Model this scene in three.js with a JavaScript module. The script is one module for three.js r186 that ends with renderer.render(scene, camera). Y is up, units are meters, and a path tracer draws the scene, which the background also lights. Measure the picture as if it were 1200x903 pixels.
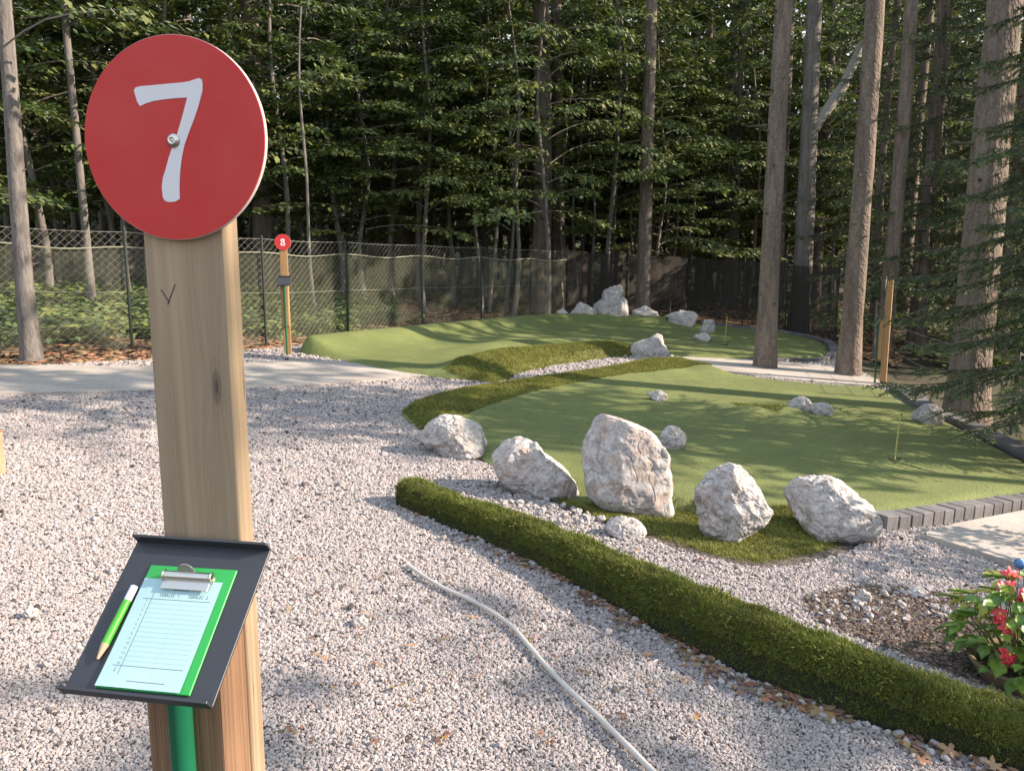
import * as THREE from 'three';
import { RoundedBoxGeometry } from 'three/addons/geometries/RoundedBoxGeometry.js';
import { mergeGeometries, mergeVertices } from 'three/addons/utils/BufferGeometryUtils.js';
import { FontLoader } from 'three/addons/loaders/FontLoader.js';
import { TextGeometry } from 'three/addons/geometries/TextGeometry.js';
import { createNoise3D } from 'simplex-noise';

// ---------------------------------------------------------------- camera, sky, sun, exposure
const scene = new THREE.Scene();
const F = 902, W = 1200, H = 903, PITCH = 8.53 * Math.PI / 180, EYE = 1.45;
const camera = new THREE.PerspectiveCamera(2 * Math.atan(H / 2 / F) * 180 / Math.PI, W / H, 0.05, 400);
camera.position.set(0, EYE, 0);
camera.rotation.x = -PITCH;
const renderer = new THREE.WebGLRenderer({ antialias: true });
renderer.toneMapping = THREE.LinearToneMapping;
renderer.toneMappingExposure = 2.55;
renderer.shadowMap.enabled = true;

const SUN_AZ = 90 * Math.PI / 180, SUN_EL = 29 * Math.PI / 180;      // to the right of the view, late afternoon
const sunDir = new THREE.Vector3(Math.sin(SUN_AZ) * Math.cos(SUN_EL), Math.sin(SUN_EL), -Math.cos(SUN_AZ) * Math.cos(SUN_EL));
const sun = new THREE.DirectionalLight(new THREE.Color(1.0, 0.80, 0.63), 5);
sun.name = 'sun';
sun.position.copy(sunDir).multiplyScalar(60);
sun.target.position.set(0, 0, -6);
sun.castShadow = true;
sun.shadow.mapSize.set(4096, 4096);
Object.assign(sun.shadow.camera, { left: -40, right: 40, top: 40, bottom: -40, near: 1, far: 160 });
scene.add(sun, sun.target);
{
  const w = 256, h = 128, d = new Float32Array(w * h * 4);
  for (let j = 0; j < h; j++) {
    const el = ((j + 0.5) / h - 0.5) * Math.PI, t = Math.max(0, Math.sin(el));
    const k = Math.pow(1 - t, 2.2);
    for (let i = 0; i < w; i++) {
      const o = (j * w + i) * 4;
      d[o] = 0.43 + 0.26 * k; d[o + 1] = 0.50 + 0.19 * k; d[o + 2] = 0.62 + 0.08 * k; d[o + 3] = 1;
    }
  }
  const sky = new THREE.DataTexture(d, w, h, THREE.RGBAFormat, THREE.FloatType);
  sky.mapping = THREE.EquirectangularReflectionMapping; sky.magFilter = THREE.LinearFilter; sky.needsUpdate = true;
  scene.background = sky; scene.environment = sky;
}

// ---------------------------------------------------------------- helpers
function rng(seed) { let a = seed >>> 0; return () => { a = (a + 0x6d2b79f5) | 0; let t = Math.imul(a ^ (a >>> 15), 1 | a); t = (t + Math.imul(t ^ (t >>> 7), 61 | t)) ^ t; return ((t ^ (t >>> 14)) >>> 0) / 4294967296; }; }
const R0 = rng(7);
const n3 = createNoise3D(rng(11));
const clamp = THREE.MathUtils.clamp, lerp = THREE.MathUtils.lerp, smooth = THREE.MathUtils.smoothstep;
const V = (x, y, z) => new THREE.Vector3(x, y, z);
function fbm(x, y, z, o = 4) { let s = 0, a = 0.5, f = 1; for (let i = 0; i < o; i++) { s += a * n3(x * f, y * f, z * f); f *= 2.03; a *= 0.5; } return s; }
const taken = new Map();
function numbered(name) { const n = taken.get(name) ?? 0; taken.set(name, n + 1); return n ? name + '_' + String(n).padStart(3, '0') : name; }
function shade(o) { o.traverse((m) => { if (m.isMesh) { m.castShadow = true; m.receiveShadow = true; } }); return o; }
function tag(o, label, category, group, kind) { if (label) o.userData.label = label; if (category) o.userData.category = category; if (group) o.userData.group = group; if (kind) o.userData.kind = kind; return o; }
function top(o, name) { o.name = numbered(name); scene.add(shade(o)); return o; }
function part(parent, name, geo, mat) { const m = new THREE.Mesh(geo, mat); m.name = name; m.castShadow = m.receiveShadow = true; parent.add(m); return m; }
function structure(name, geo, mat) { const m = new THREE.Mesh(geo, mat); m.userData.kind = 'structure'; return top(m, name); }
const C = (r, g, b) => new THREE.Color().setRGB(r, g, b);
const std = (o) => new THREE.MeshStandardMaterial({ roughness: 0.9, ...o });
const rot = (g, x, y, z) => g.applyMatrix4(new THREE.Matrix4().makeRotationFromEuler(new THREE.Euler(x, y, z)));

// ground plane of the clearing: falls a little to the right, rises a little to the back
const gy = (x, z) => -0.06 * (clamp(x, -9, 9) + 0.38) + 0.04 * Math.max(0, Math.min(16, -z - 9));
const ray = (px, py) => { const u = (px - W / 2) / F, v = (py - H / 2) / F, s = Math.sin(PITCH), c = Math.cos(PITCH); return V(u, -s - v * c, -c + v * s); };
function P(px, py, off = 0) {                                       // where a picture direction meets the ground (+ off)
  const d = ray(px, py); let a = 0.5, b = 80;
  const f = (t) => EYE + d.y * t - gy(d.x * t, d.z * t) - off;
  for (let i = 0; i < 50; i++) { const m = (a + b) / 2; if (f(m) > 0) a = m; else b = m; }
  return V(d.x * a, EYE + d.y * a, d.z * a);
}
const XZ = (px, depth) => { const d = ray(px, 316); return [d.x / -d.z * depth, -depth]; };
const poly = (list, off = 0) => list.map(([x, y]) => { const p = P(x, y, off); return [p.x, p.z]; });
function inside(pl, x, z) { let r = false; for (let i = 0, j = pl.length - 1; i < pl.length; j = i++) { const [xi, zi] = pl[i], [xj, zj] = pl[j]; if ((zi > z) !== (zj > z) && x < ((xj - xi) * (z - zi)) / (zj - zi) + xi) r = !r; } return r; }
function nearest(pl, x, z, closed = true) {
  let best = 1e9, bx = 0, bz = 0;
  for (let i = closed ? 0 : 1, j = closed ? pl.length - 1 : 0; i < pl.length; j = i++) {
    const [ax, az] = pl[j], [cx, cz] = pl[i], dx = cx - ax, dz = cz - az, t = clamp(((x - ax) * dx + (z - az) * dz) / (dx * dx + dz * dz || 1), 0, 1);
    const qx = ax + dx * t, qz = az + dz * t, d = (qx - x) ** 2 + (qz - z) ** 2;
    if (d < best) { best = d; bx = qx; bz = qz; }
  }
  return [Math.sqrt(best), bx, bz];
}
function curve2(pl, n, closed = true) { const c = new THREE.CatmullRomCurve3(pl.map(([x, z]) => V(x, 0, z)), closed, 'centripetal'); return c.getPoints(n).slice(0, closed ? -1 : undefined).map((p) => [p.x, p.z]); }
// a sheet over a polygon: grid clipped to the outline
function sheet(pl, step, h, color) {
  let x0 = 1e9, x1 = -1e9, z0 = 1e9, z1 = -1e9;
  for (const [x, z] of pl) { x0 = Math.min(x0, x); x1 = Math.max(x1, x); z0 = Math.min(z0, z); z1 = Math.max(z1, z); }
  const nx = Math.ceil((x1 - x0) / step) + 1, nz = Math.ceil((z1 - z0) / step) + 1, ins = new Uint8Array(nx * nz), id = new Int32Array(nx * nz).fill(-1);
  for (let j = 0; j < nz; j++) for (let i = 0; i < nx; i++) ins[j * nx + i] = inside(pl, x0 + i * step, z0 + j * step) ? 1 : 0;
  const pos = [], uv = [], col = [], idx = [];
  const vert = (i, j) => {
    const k = j * nx + i;
    if (id[k] < 0) {
      let x = x0 + i * step, z = z0 + j * step;
      if (!ins[k]) { const q = nearest(pl, x, z); x = q[1]; z = q[2]; }
      id[k] = pos.length / 3; pos.push(x, h(x, z), z); uv.push(x, z); if (color) col.push(...color(x, z));
    }
    return id[k];
  };
  for (let j = 0; j < nz - 1; j++) for (let i = 0; i < nx - 1; i++) {
    if (!(ins[j * nx + i] + ins[j * nx + i + 1] + ins[(j + 1) * nx + i] + ins[(j + 1) * nx + i + 1])) continue;
    const a = vert(i, j), b = vert(i + 1, j), c = vert(i, j + 1), d = vert(i + 1, j + 1);
    idx.push(a, c, b, b, c, d);
  }
  const g = new THREE.BufferGeometry();
  g.setAttribute('position', new THREE.Float32BufferAttribute(pos, 3));
  g.setAttribute('uv', new THREE.Float32BufferAttribute(uv, 2));
  if (color) g.setAttribute('color', new THREE.Float32BufferAttribute(col, 3));
  g.setIndex(idx); g.computeVertexNormals();
  return g;
}
class Geo {                                                          // triangles with colours
  constructor() { this.p = []; this.c = []; }
  tri(a, b, c, k) { this.p.push(a.x, a.y, a.z, b.x, b.y, b.z, c.x, c.y, c.z); for (let i = 0; i < 3; i++) this.c.push(k[0], k[1], k[2]); }
  bar(a, b, ra, rb, k, n = 3) {
    const d = b.clone().sub(a).normalize(), u = (Math.abs(d.y) < 0.9 ? V(0, 1, 0) : V(1, 0, 0)).cross(d).normalize(), w = d.clone().cross(u);
    const at = (c, r, i) => { const t = (i / n) * Math.PI * 2; return c.clone().addScaledVector(u, Math.cos(t) * r).addScaledVector(w, Math.sin(t) * r); };
    for (let i = 0; i < n; i++) { const p = at(a, ra, i), q = at(a, ra, i + 1), s = at(b, rb, i), t = at(b, rb, i + 1); this.tri(p, q, s, k); this.tri(q, t, s, k); }
  }
  leaf(o, d, s, l, w, k) {                                           // a folded pointed leaf from o along d, width along s
    const up = s.clone().cross(d).normalize(), m = o.clone().addScaledVector(d, l * 0.5).addScaledVector(up, -w * 0.18), e = o.clone().addScaledVector(d, l);
    const a = o.clone().addScaledVector(d, l * 0.42).addScaledVector(s, w * 0.5), b = o.clone().addScaledVector(d, l * 0.42).addScaledVector(s, -w * 0.5);
    this.tri(o, a, e, k); this.tri(o, e, b, k); void m;
  }
  build() { const g = new THREE.BufferGeometry(); g.setAttribute('position', new THREE.Float32BufferAttribute(this.p, 3)); g.setAttribute('color', new THREE.Float32BufferAttribute(this.c, 3)); g.computeVertexNormals(); return g; }
}
// periodic value noise for textures
function pnoise(seed) {
  const r = rng(seed), T = new Float32Array(65536).map(() => r());
  const at = (x, y, p) => T[(((y % p) + p) % p * 251 + ((x % p) + p) % p * 17 + p * 7) & 65535];
  return (u, v, p, q = p) => { const x = u * p, y = v * q, i = Math.floor(x), j = Math.floor(y), a = x - i, b = y - j, s = a * a * (3 - 2 * a), t = b * b * (3 - 2 * b);
    const g = (ii, jj) => T[((((jj % q) + q) % q) * 251 + (((ii % p) + p) % p) * 17 + p * 7) & 65535]; void at;
    return lerp(lerp(g(i, j), g(i + 1, j), s), lerp(g(i, j + 1), g(i + 1, j + 1), s), t); };
}
function tex(w, h, fn, { srgb = false, repeat = [1, 1] } = {}) {
  const d = new Uint8Array(w * h * 4);
  for (let j = 0; j < h; j++) for (let i = 0; i < w; i++) { const c = fn((i + 0.5) / w, (j + 0.5) / h), o = (j * w + i) * 4; for (let k = 0; k < 3; k++) d[o + k] = clamp(Math.round((Array.isArray(c) ? c[k] : c) * 255), 0, 255); d[o + 3] = 255; }
  const t = new THREE.DataTexture(d, w, h, THREE.RGBAFormat); t.wrapS = t.wrapT = THREE.RepeatWrapping; t.magFilter = THREE.LinearFilter; t.minFilter = THREE.LinearFilter; t.repeat.set(...repeat); if (srgb) t.colorSpace = THREE.SRGBColorSpace; t.needsUpdate = true;
  return t;
}
const pn = pnoise(3);
const pf = (u, v, p, o = 4, q = p) => { let s = 0, a = 0.5, t = 0; for (let i = 0; i < o; i++) { s += a * pn(u, v, p << i, q << i); t += a; a *= 0.55; } return s / t; };

// ---------------------------------------------------------------- materials
const M = {};
M.wood = std({ map: tex(512, 1024, (u, v) => {
  let warp = (pf(u, v, 3, 3, 2) - 0.5) * 0.2, knot = 0;
  for (const [ku, kv, ks] of [[0.80, 0.80, 1], [0.24, 0.57, 0.6], [0.62, 0.36, 0.8], [0.36, 0.16, 0.9]]) { const dx = (u - ku) / (0.10 * ks), dy = (v - kv) / (0.022 * ks), q = dx * dx + dy * dy; warp += 0.10 * ks * Math.sign(dx) * Math.exp(-q * 0.22) * (1 - Math.exp(-Math.abs(dx) * 3)); knot = Math.max(knot, Math.exp(-q * 5) * 0.28 + 0.10 * Math.exp(-q * 1.2) * (0.5 + 0.5 * Math.sin(Math.sqrt(q) * 16))); }
  const g = pn(u + warp, v, 18, 2) * 0.5 + pn(u + warp * 1.4, v, 90, 4) * 0.3 + pn(u, v, 220, 10) * 0.2, b = pf(u, v, 3, 4, 4);
  const t = 0.86 - knot + (g - 0.5) * 0.20 + (b - 0.5) * 0.22;
  return [0.70 * t, 0.625 * t, 0.515 * t];
}, { srgb: true }), roughness: 0.75, bumpScale: 0.0006 });
M.wood.bumpMap = tex(512, 512, (u, v) => pn(u, v, 60, 2) * 0.6 + pn(u, v, 200, 6) * 0.4);
M.groovedWood = std({ map: tex(512, 512, (u, v) => {
  const g = pn(u, v, 40, 2) * 0.5 + pn(u, v, 120, 5) * 0.5, t = 0.75 + (g - 0.5) * 0.4;
  return [0.66 * t, 0.52 * t, 0.40 * t];
}, { srgb: true }), roughness: 0.85, bumpMap: M.wood.bumpMap, bumpScale: 0.001 });
M.sunlitWood = std({ color: C(0.44, 0.27, 0.12), map: tex(128, 512, (u, v) => { const g = 0.75 + 0.35 * (pn(u, v, 20, 2) - 0.5) + 0.2 * (pf(u, v, 4, 3) - 0.5); return [g, g, g]; }), roughness: 0.8 });  // post wood of the distant signs, warm sunlight put into its colour
M.red = std({ map: tex(512, 512, (u, v) => { const w = pn(u, v, 220) > 0.93 ? 0.06 : 0, d = (pf(u, v, 4, 5) - 0.5) * 0.05; return [0.735 + d + w, 0.165 + d * 0.6 + w, 0.155 + d * 0.6 + w]; }, { srgb: true }), roughness: 1, roughnessMap: tex(256, 256, (u, v) => 0.35 + 0.35 * pf(u, v, 5, 5)) });
M.rim = std({ color: C(0.55, 0.5, 0.5), roughness: 0.5 });
M.white = std({ color: C(0.66, 0.68, 0.72), roughness: 0.5 });
M.steel = std({ color: C(0.55, 0.54, 0.5), metalness: 1, roughness: 0.3 });
M.anthracite = std({ color: C(0.027, 0.031, 0.04), roughness: 0.42, bumpMap: tex(128, 128, (u, v) => pf(u, v, 32, 3)), bumpScale: 0.0001 });
M.greenTube = std({ color: C(0.008, 0.11, 0.055), roughness: 0.3 });
M.greenPlastic = std({ color: C(0.02, 0.32, 0.06), roughness: 0.35 });
M.pencilGreen = std({ color: C(0.06, 0.38, 0.03), roughness: 0.35 });
M.pencilWood = std({ color: C(0.5, 0.36, 0.24) });
M.eraser = std({ color: C(0.62, 0.66, 0.8), roughness: 0.6 });
M.graphite = std({ color: C(0.03, 0.03, 0.035), roughness: 0.5 });
M.gravelBed = std({ map: tex(1024, 1024, (u, v) => { const a = pn(u, v, 90) * 0.55 + pn(u, v, 200) * 0.45, b = pf(u, v, 5, 4), t = 0.16 + a * 0.42 + (b - 0.5) * 0.28; return [t * 0.76, t * 0.71, t * 0.66]; }, { srgb: true, repeat: [0.8, 0.8] }), roughness: 1, bumpScale: 0.012 });
M.gravelBed.bumpMap = tex(512, 512, (u, v) => pn(u, v, 64) * 0.6 + pn(u, v, 128) * 0.4, { repeat: [1.3, 1.3] });
M.stone = std({ color: C(0.78, 0.77, 0.78), roughness: 0.95 });
M.concrete = std({ map: tex(1024, 1024, (u, v) => { const a = pn(u, v, 300) * 0.5 + pn(u, v, 130) * 0.5, b = pf(u, v, 3, 5), t = 0.59 + (a - 0.5) * 0.12 + (b - 0.5) * 0.22; return [t, t * 0.97, t * 0.93]; }, { srgb: true, repeat: [0.4, 0.4] }), roughness: 0.95, bumpScale: 0.003 });
M.concrete.bumpMap = tex(512, 512, (u, v) => pn(u, v, 120) * 0.5 + pf(u, v, 6, 3) * 0.5, { repeat: [0.9, 0.9] });
M.turf = std({ vertexColors: true, roughness: 0.85, map: tex(1024, 1024, (u, v) => { const a = pn(u, v, 256) * 0.5 + pn(u, v, 128) * 0.3 + pn(u, v, 60) * 0.2, b = pf(u, v, 4, 4), t = 0.72 + (a - 0.5) * 0.5 + (b - 0.5) * 0.2; return [t, t, t * 0.95]; }, { repeat: [0.9, 0.9] }), bumpScale: 0.006 });
M.turf.bumpMap = tex(512, 512, (u, v) => pn(u, v, 128) * 0.6 + pn(u, v, 64) * 0.4, { repeat: [1.6, 1.6] });
M.blade = new THREE.MeshPhysicalMaterial({ roughness: 0.7, vertexColors: true, transmission: 0.25, thickness: 0, specularIntensity: 0.5 });
M.rock = std({ color: C(0.86, 0.86, 0.86), vertexColors: true, roughness: 0.95 });
M.brick = [0, 1, 2].map((i) => std({ map: tex(128, 128, (u, v) => { const t = 0.34 + i * 0.035 + (pn(u, v, 40) - 0.5) * 0.12 + (pf(u, v, 3, 3) - 0.5) * 0.1; return [t, t, t * 1.02]; }, { srgb: true }), roughness: 0.95 }));
M.floor = std({ vertexColors: true, map: tex(1024, 1024, (u, v) => { const a = pn(u, v, 200), c = pn(u, v, 90), b = pf(u, v, 5, 4), t = 0.35 + a * 0.3 + c * 0.3 + (b - 0.5) * 0.3; return [t, t * 0.94, t * 0.88]; }, { repeat: [0.35, 0.35] }), roughness: 1 });
function barkTex(base, dark, red, seed) {
  const q = pnoise(seed);
  return tex(256, 1024, (u, v) => { const a = q(u, v, 20, 8) * 0.4 + q(u, v, 48, 40) * 0.35 + q(u, v, 5, 3) * 0.25, t = lerp(dark, base, smooth(a, 0.1, 0.85)); return [t * (1 + red), t * 0.97, t * (0.94 - red)]; }, { srgb: true, repeat: [1, 0.45] });
}
const barkBump = tex(256, 512, (u, v) => pn(u, v, 18, 10) * 0.5 + pn(u, v, 44, 40) * 0.5, { repeat: [1, 0.9] });
M.bark = std({ map: barkTex(0.46, 0.33, 0.06, 21), bumpMap: barkBump, bumpScale: 0.02, roughness: 1 });
M.barkBeech = std({ map: barkTex(0.47, 0.33, 0.0, 22), bumpMap: barkBump, bumpScale: 0.006, roughness: 1 });
M.barkDark = std({ map: barkTex(0.44, 0.29, 0.05, 23), bumpMap: barkBump, bumpScale: 0.015, roughness: 1 });
M.leaf = new THREE.MeshPhysicalMaterial({ vertexColors: true, roughness: 0.62, transmission: 0.5, thickness: 0, specularIntensity: 0.6 });
M.needle = new THREE.MeshPhysicalMaterial({ vertexColors: true, roughness: 0.7, transmission: 0.2, thickness: 0, specularIntensity: 0.5 });
M.wire = std({ color: C(0.34, 0.35, 0.32), roughness: 0.5, metalness: 0.3 });
M.post = std({ color: C(0.012, 0.022, 0.016), roughness: 0.6 });
M.net = std({ color: C(0.24, 0.27, 0.19), transparent: true, opacity: 0.12, roughness: 1 });
M.netDark = std({ color: C(0.035, 0.032, 0.028), transparent: true, opacity: 0.8, roughness: 1 });
M.hose = std({ color: C(0.42, 0.41, 0.39), roughness: 0.6 });

// ---------------------------------------------------------------- terrain
const fencePx = [[-420, 428], [-150, 420], [0, 414], [155, 409], [312, 404], [408, 394], [495, 385], [564, 379], [622, 374], [664, 371], [735, 370], [808, 372], [870, 379], [920, 387], [978, 404]];
const fenceLine = fencePx.map(([x, y]) => { const p = P(x, y); return [p.x, p.z]; });
const fenceAng = fenceLine.map(([x, z]) => [Math.atan2(x, -z), Math.hypot(x, z)]);
fenceAng.push([0.62, 11.5], [0.9, 9.5], [1.6, 9], [2.4, 12]);
fenceAng.unshift([-2.4, 12], [-1.2, 11]);
function fenceR(a) { if (a <= fenceAng[0][0]) return fenceAng[0][1]; for (let i = 1; i < fenceAng.length; i++) if (a <= fenceAng[i][0]) { const [a0, r0] = fenceAng[i - 1], [a1, r1] = fenceAng[i]; return lerp(r0, r1, (a - a0) / (a1 - a0)); } return fenceAng[fenceAng.length - 1][1]; }
function ground(x, z) {
  const a = Math.atan2(x, -z), q = Math.hypot(x, z) - fenceR(a), up = 0.21 * smooth(a, 0.75, 0.35) + 0.02;
  const beyond = Math.max(0, q - 0.25), rise = up * beyond / (1 + beyond * 0.02) + 0.28 * Math.max(0, beyond - 30);
  return gy(x, z) + rise + (beyond > 0 ? fbm(x * 0.35, 3, z * 0.35, 3) * 0.25 * Math.min(1, beyond) : 0);
}
{
  const g = new THREE.PlaneGeometry(180, 180, 260, 260); rot(g, -Math.PI / 2, 0, 0); g.translate(0, 0, -45);
  const p = g.attributes.position, col = [], uv = g.attributes.uv;
  for (let i = 0; i < p.count; i++) {
    const x = p.getX(i), z = p.getZ(i);
    p.setY(i, ground(x, z) - 0.05); uv.setXY(i, x, z);
    const n = fbm(x * 0.6, 9, z * 0.6, 3), t = 1 + n * 0.5, g = Math.max(smooth(-z, 36, 48), 0.75 * smooth(x + 0.25 * -z, 6.2, 8)) ; // undergrowth green far back; there and under the right spruces shade is painted in
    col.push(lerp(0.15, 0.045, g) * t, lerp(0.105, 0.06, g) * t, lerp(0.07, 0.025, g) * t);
  }
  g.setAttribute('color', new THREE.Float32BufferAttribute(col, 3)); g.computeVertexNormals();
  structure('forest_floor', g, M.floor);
}
// outlines, traced on the ground
const pathLeft = poly([[-260, 470], [0, 463], [180, 459], [300, 455], [400, 450], [475, 443], [520, 440], [470, 434], [420, 427], [360, 424], [280, 427], [180, 431], [0, 429], [-260, 432]]);
const pathRear = poly([[800, 418], [850, 420], [893, 424], [960, 429], [1000, 437], [1038, 449], [1026, 453], [960, 449], [900, 443], [850, 437], [800, 434]]);
const slab = poly([[1080, 630], [1120, 618], [1210, 600], [1420, 585], [1560, 720], [1330, 725], [1200, 668]]);
const mulch = poly([[940, 700], [1010, 685], [1080, 690], [1130, 700], [1250, 740], [1260, 810], [1150, 800], [1090, 780], [1010, 748], [960, 728]]);
const OFFG = 0.07;
const nearGreen = curve2(poly([[470, 478], [530, 457], [600, 447], [680, 436], [740, 426], [800, 421], [850, 436], [900, 443], [960, 449], [1030, 454], [1062, 470], [1110, 492], [1200, 537], [1300, 590], [1330, 610]], 0.05).concat(poly([[1200, 592], [1110, 603], [1030, 614], [1010, 636], [960, 655], [890, 664], [830, 652], [760, 632], [690, 608], [630, 582], [575, 545], [515, 515]])), 220);
const farGreen = curve2(poly([[350, 411], [400, 421], [440, 430], [490, 438], [540, 443], [583, 446], [610, 435], [660, 425], [720, 417.5], [770, 416], [830, 419], [900, 421], [955, 420], [972, 412], [960, 400], [915, 391], [865, 385], [820, 380], [750, 375.5], [690, 374], [640, 375], [585, 380], [520, 388], [450, 396], [385, 404]], 0.03), 200);
const gravelArea = fenceLine.slice(0, 14).map(([x, z], i) => { const r = Math.hypot(x, z), k = (r - (i < 4 ? 1.0 : i < 7 ? 0.45 : 0.35)) / r; return [x * k, z * k]; }).concat(poly([[1040, 452], [1075, 470], [1130, 490], [1215, 535], [1500, 640]]), [[9, 3], [9, 9], [-12, 9], [-14, 3]]);
structure('gravel_bed', sheet(gravelArea, 0.22, (x, z) => gy(x, z) - 0.012 + 0.012 * fbm(x * 1.2, 1, z * 1.2, 2)), M.gravelBed);
function slabGeo(pl, step, off, thick) {
  const g = sheet(pl, step, (x, z) => gy(x, z) + off), pos = [], uv = [];
  for (let i = 0; i < pl.length; i++) { const [ax, az] = pl[i], [bx, bz] = pl[(i + 1) % pl.length], ya = gy(ax, az) + off, yb = gy(bx, bz) + off, L = Math.hypot(bx - ax, bz - az);
    pos.push(ax, ya, az, bx, yb, bz, ax, ya - thick, az, bx, yb, bz, bx, yb - thick, bz, ax, ya - thick, az); uv.push(0, 0, L, 0, 0, thick, L, 0, L, thick, 0, thick); }
  const s = new THREE.BufferGeometry(); s.setAttribute('position', new THREE.Float32BufferAttribute(pos, 3)); s.setAttribute('uv', new THREE.Float32BufferAttribute(uv, 2)); s.computeVertexNormals();
  return mergeGeometries([g.toNonIndexed(), s]);
}
structure('concrete_path', slabGeo(curve2(pathLeft, 90), 0.12, 0.022, 0.1), M.concrete);
structure('concrete_path', slabGeo(pathRear, 0.12, 0.026, 0.1), M.concrete);
structure('concrete_path', slabGeo(slab, 0.12, 0.03, 0.1), M.concrete);
// --- turf surfaces
const crest = (pl, h, w) => ({ pl, h, w });
const px2 = (l) => poly(l, 0.045);
const nearCrests = [crest(px2([[505, 482], [560, 462], [640, 446], [720, 434], [790, 428]]), 0.035, 0.3), crest(px2([[770, 431], [800, 430], [825, 434]]), 0.07, 0.45), crest(px2([[868, 486], [905, 484], [925, 486]]), 0.07, 0.22)];
const farCrests = [crest(px2([[365, 410], [430, 402], [520, 392], [600, 383], [660, 378], [740, 379], [800, 383]]), 0.19, 0.5), crest(px2([[545, 434], [590, 424], [650, 417], [720, 412]]), 0.15, 0.40), crest(px2([[540, 418], [600, 407], [700, 403]]), 0.1, 0.5)];
const frontEdge = px2([[1030, 612], [1000, 634], [900, 655], [800, 640], [700, 610], [620, 575]]);
const frontLine = px2([[1045, 604], [990, 603], [930, 595], [850, 585], [740, 575], [650, 560], [575, 530]]);
function greenH(base, crests, outline) {
  return (x, z) => {
    let h = base;
    for (const c of crests) { const d = nearest(c.pl, x, z, false)[0] / c.w; h += c.h * Math.exp(-d * d * 1.6); }
    const e = nearest(outline, x, z)[0];
    return gy(x, z) + h * smooth(e, -0.02, 0.13) + 0.006;
  };
}
const nearH0 = greenH(0.06, nearCrests, nearGreen);
// the front of the near green falls to the gravel from a line through the boulders
const nearH = (x, z) => { const f = nearest(frontLine, x, z, false); const outside = z > f[2] && nearest(frontEdge, x, z, false)[0] < 0.75 && x < 2.2 && x > -0.5; return nearH0(x, z) - (outside ? Math.min(0.075, f[0] * 0.35) : 0) + 0.0; };
const farH = greenH(0.06, farCrests, farGreen);
const fringeInner = px2([[470, 478], [530, 457], [600, 447], [680, 436], [740, 426], [800, 421], [850, 434], [820, 434], [740, 439], [680, 449], [620, 462], [575, 476], [530, 494], [505, 505], [488, 495]]);
const bankZone = px2([[1040, 600], [1024, 614], [1010, 638], [960, 657], [890, 666], [830, 654], [760, 634], [690, 610], [630, 584], [600, 560], [680, 580], [790, 590], [900, 594]]);
const patchZone = px2([[858, 474], [915, 478], [930, 482], [912, 488], [880, 484]]);
const tongueZone = px2([[520, 437], [560, 446], [583, 447], [612, 437], [660, 428], [720, 420], [760, 416], [745, 410], [700, 409], [640, 412], [590, 420], [555, 429]]);
const rimZone = px2([[350, 411], [385, 404], [450, 396], [520, 388], [585, 380], [640, 375], [690, 374], [750, 375], [820, 379], [800, 388], [740, 385], [660, 385], [600, 391], [520, 402], [440, 410], [390, 415]]);
const isFringe = (x, z) => inside(fringeInner, x, z) || inside(bankZone, x, z) || inside(patchZone, x, z) || inside(tongueZone, x, z);
const turfCol = (x, z) => { const n = fbm(x * 0.9, 5, z * 0.9, 3); if (isFringe(x, z)) { const t = 1 + n * 0.3; return [0.11 * t, 0.13 * t, 0.025 * t]; } const strip = Math.floor((x * 0.8 + z * 0.6) / 1.9 + 50), t = (1 + n * 0.2) * (strip % 2 ? 1.035 : 0.965) * (1 + 0.12 * fbm(x * 3.1, 8, z * 3.1, 3)); return [0.160 * t, 0.200 * t, 0.062 * t]; };
const nearGreenMesh = structure('putting_green', sheet(nearGreen, 0.05, nearH, turfCol), M.turf);
const farGreenMesh = structure('putting_green', sheet(farGreen, 0.07, farH, turfCol), M.turf);
// grass tufts, instanced
function tuftGeo(n, h, w, seed) {
  const r = rng(seed), g = new Geo();
  for (let i = 0; i < n; i++) {
    const a = r() * 6.28, o = V((r() - 0.5) * 0.022, 0, (r() - 0.5) * 0.022), l = h * (0.6 + r() * 0.6), lean = 0.15 + r() * 0.55;
    const s = V(Math.cos(a), 0, Math.sin(a)).multiplyScalar(w * 0.5), m = o.clone().add(V(-Math.sin(a) * lean * l * 0.4, l * 0.6, Math.cos(a) * lean * l * 0.4)), e = o.clone().add(V(-Math.sin(a) * lean * l, l * (1 - lean * 0.3), Math.cos(a) * lean * l));
    const k = [0.9 + r() * 0.3, 0.9 + r() * 0.25, 0.8 + r() * 0.3];
    g.tri(o.clone().sub(s), o.clone().add(s), m, k); g.tri(m.clone().sub(s.clone().multiplyScalar(0.8)), m.clone().add(s.clone().multiplyScalar(0.8)), e, k);
  }
  return g.build();
}
function scatter(parent, name, geos, mat, items, color) {            // items: [pos, normal|null, scale(vec3|num), spin]
  const m = new THREE.Matrix4(), q = new THREE.Quaternion(), q2 = new THREE.Quaternion(), up = V(0, 1, 0), s = V(1, 1, 1);
  geos.forEach((g, gi) => {
    const mine = items.filter((_, i) => i % geos.length === gi), im = new THREE.InstancedMesh(g, mat, mine.length);
    mine.forEach((it, i) => {
      if (it[1]?.isQuaternion) q.copy(it[1]); else { q.setFromAxisAngle(up, it[3]); if (it[1]) q.premultiply(q2.setFromUnitVectors(up, it[1])); }
      if (it[2].isVector3) s.copy(it[2]); else s.setScalar(it[2]);
      im.setMatrixAt(i, m.compose(it[0], q, s));
      if (color) im.setColorAt(i, color(it, i));
    });
    im.userData.kind = 'stuff'; im.castShadow = im.receiveShadow = true;
    if (parent) { im.name = name; parent.add(im); } else top(im, name);
  });
}
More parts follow.
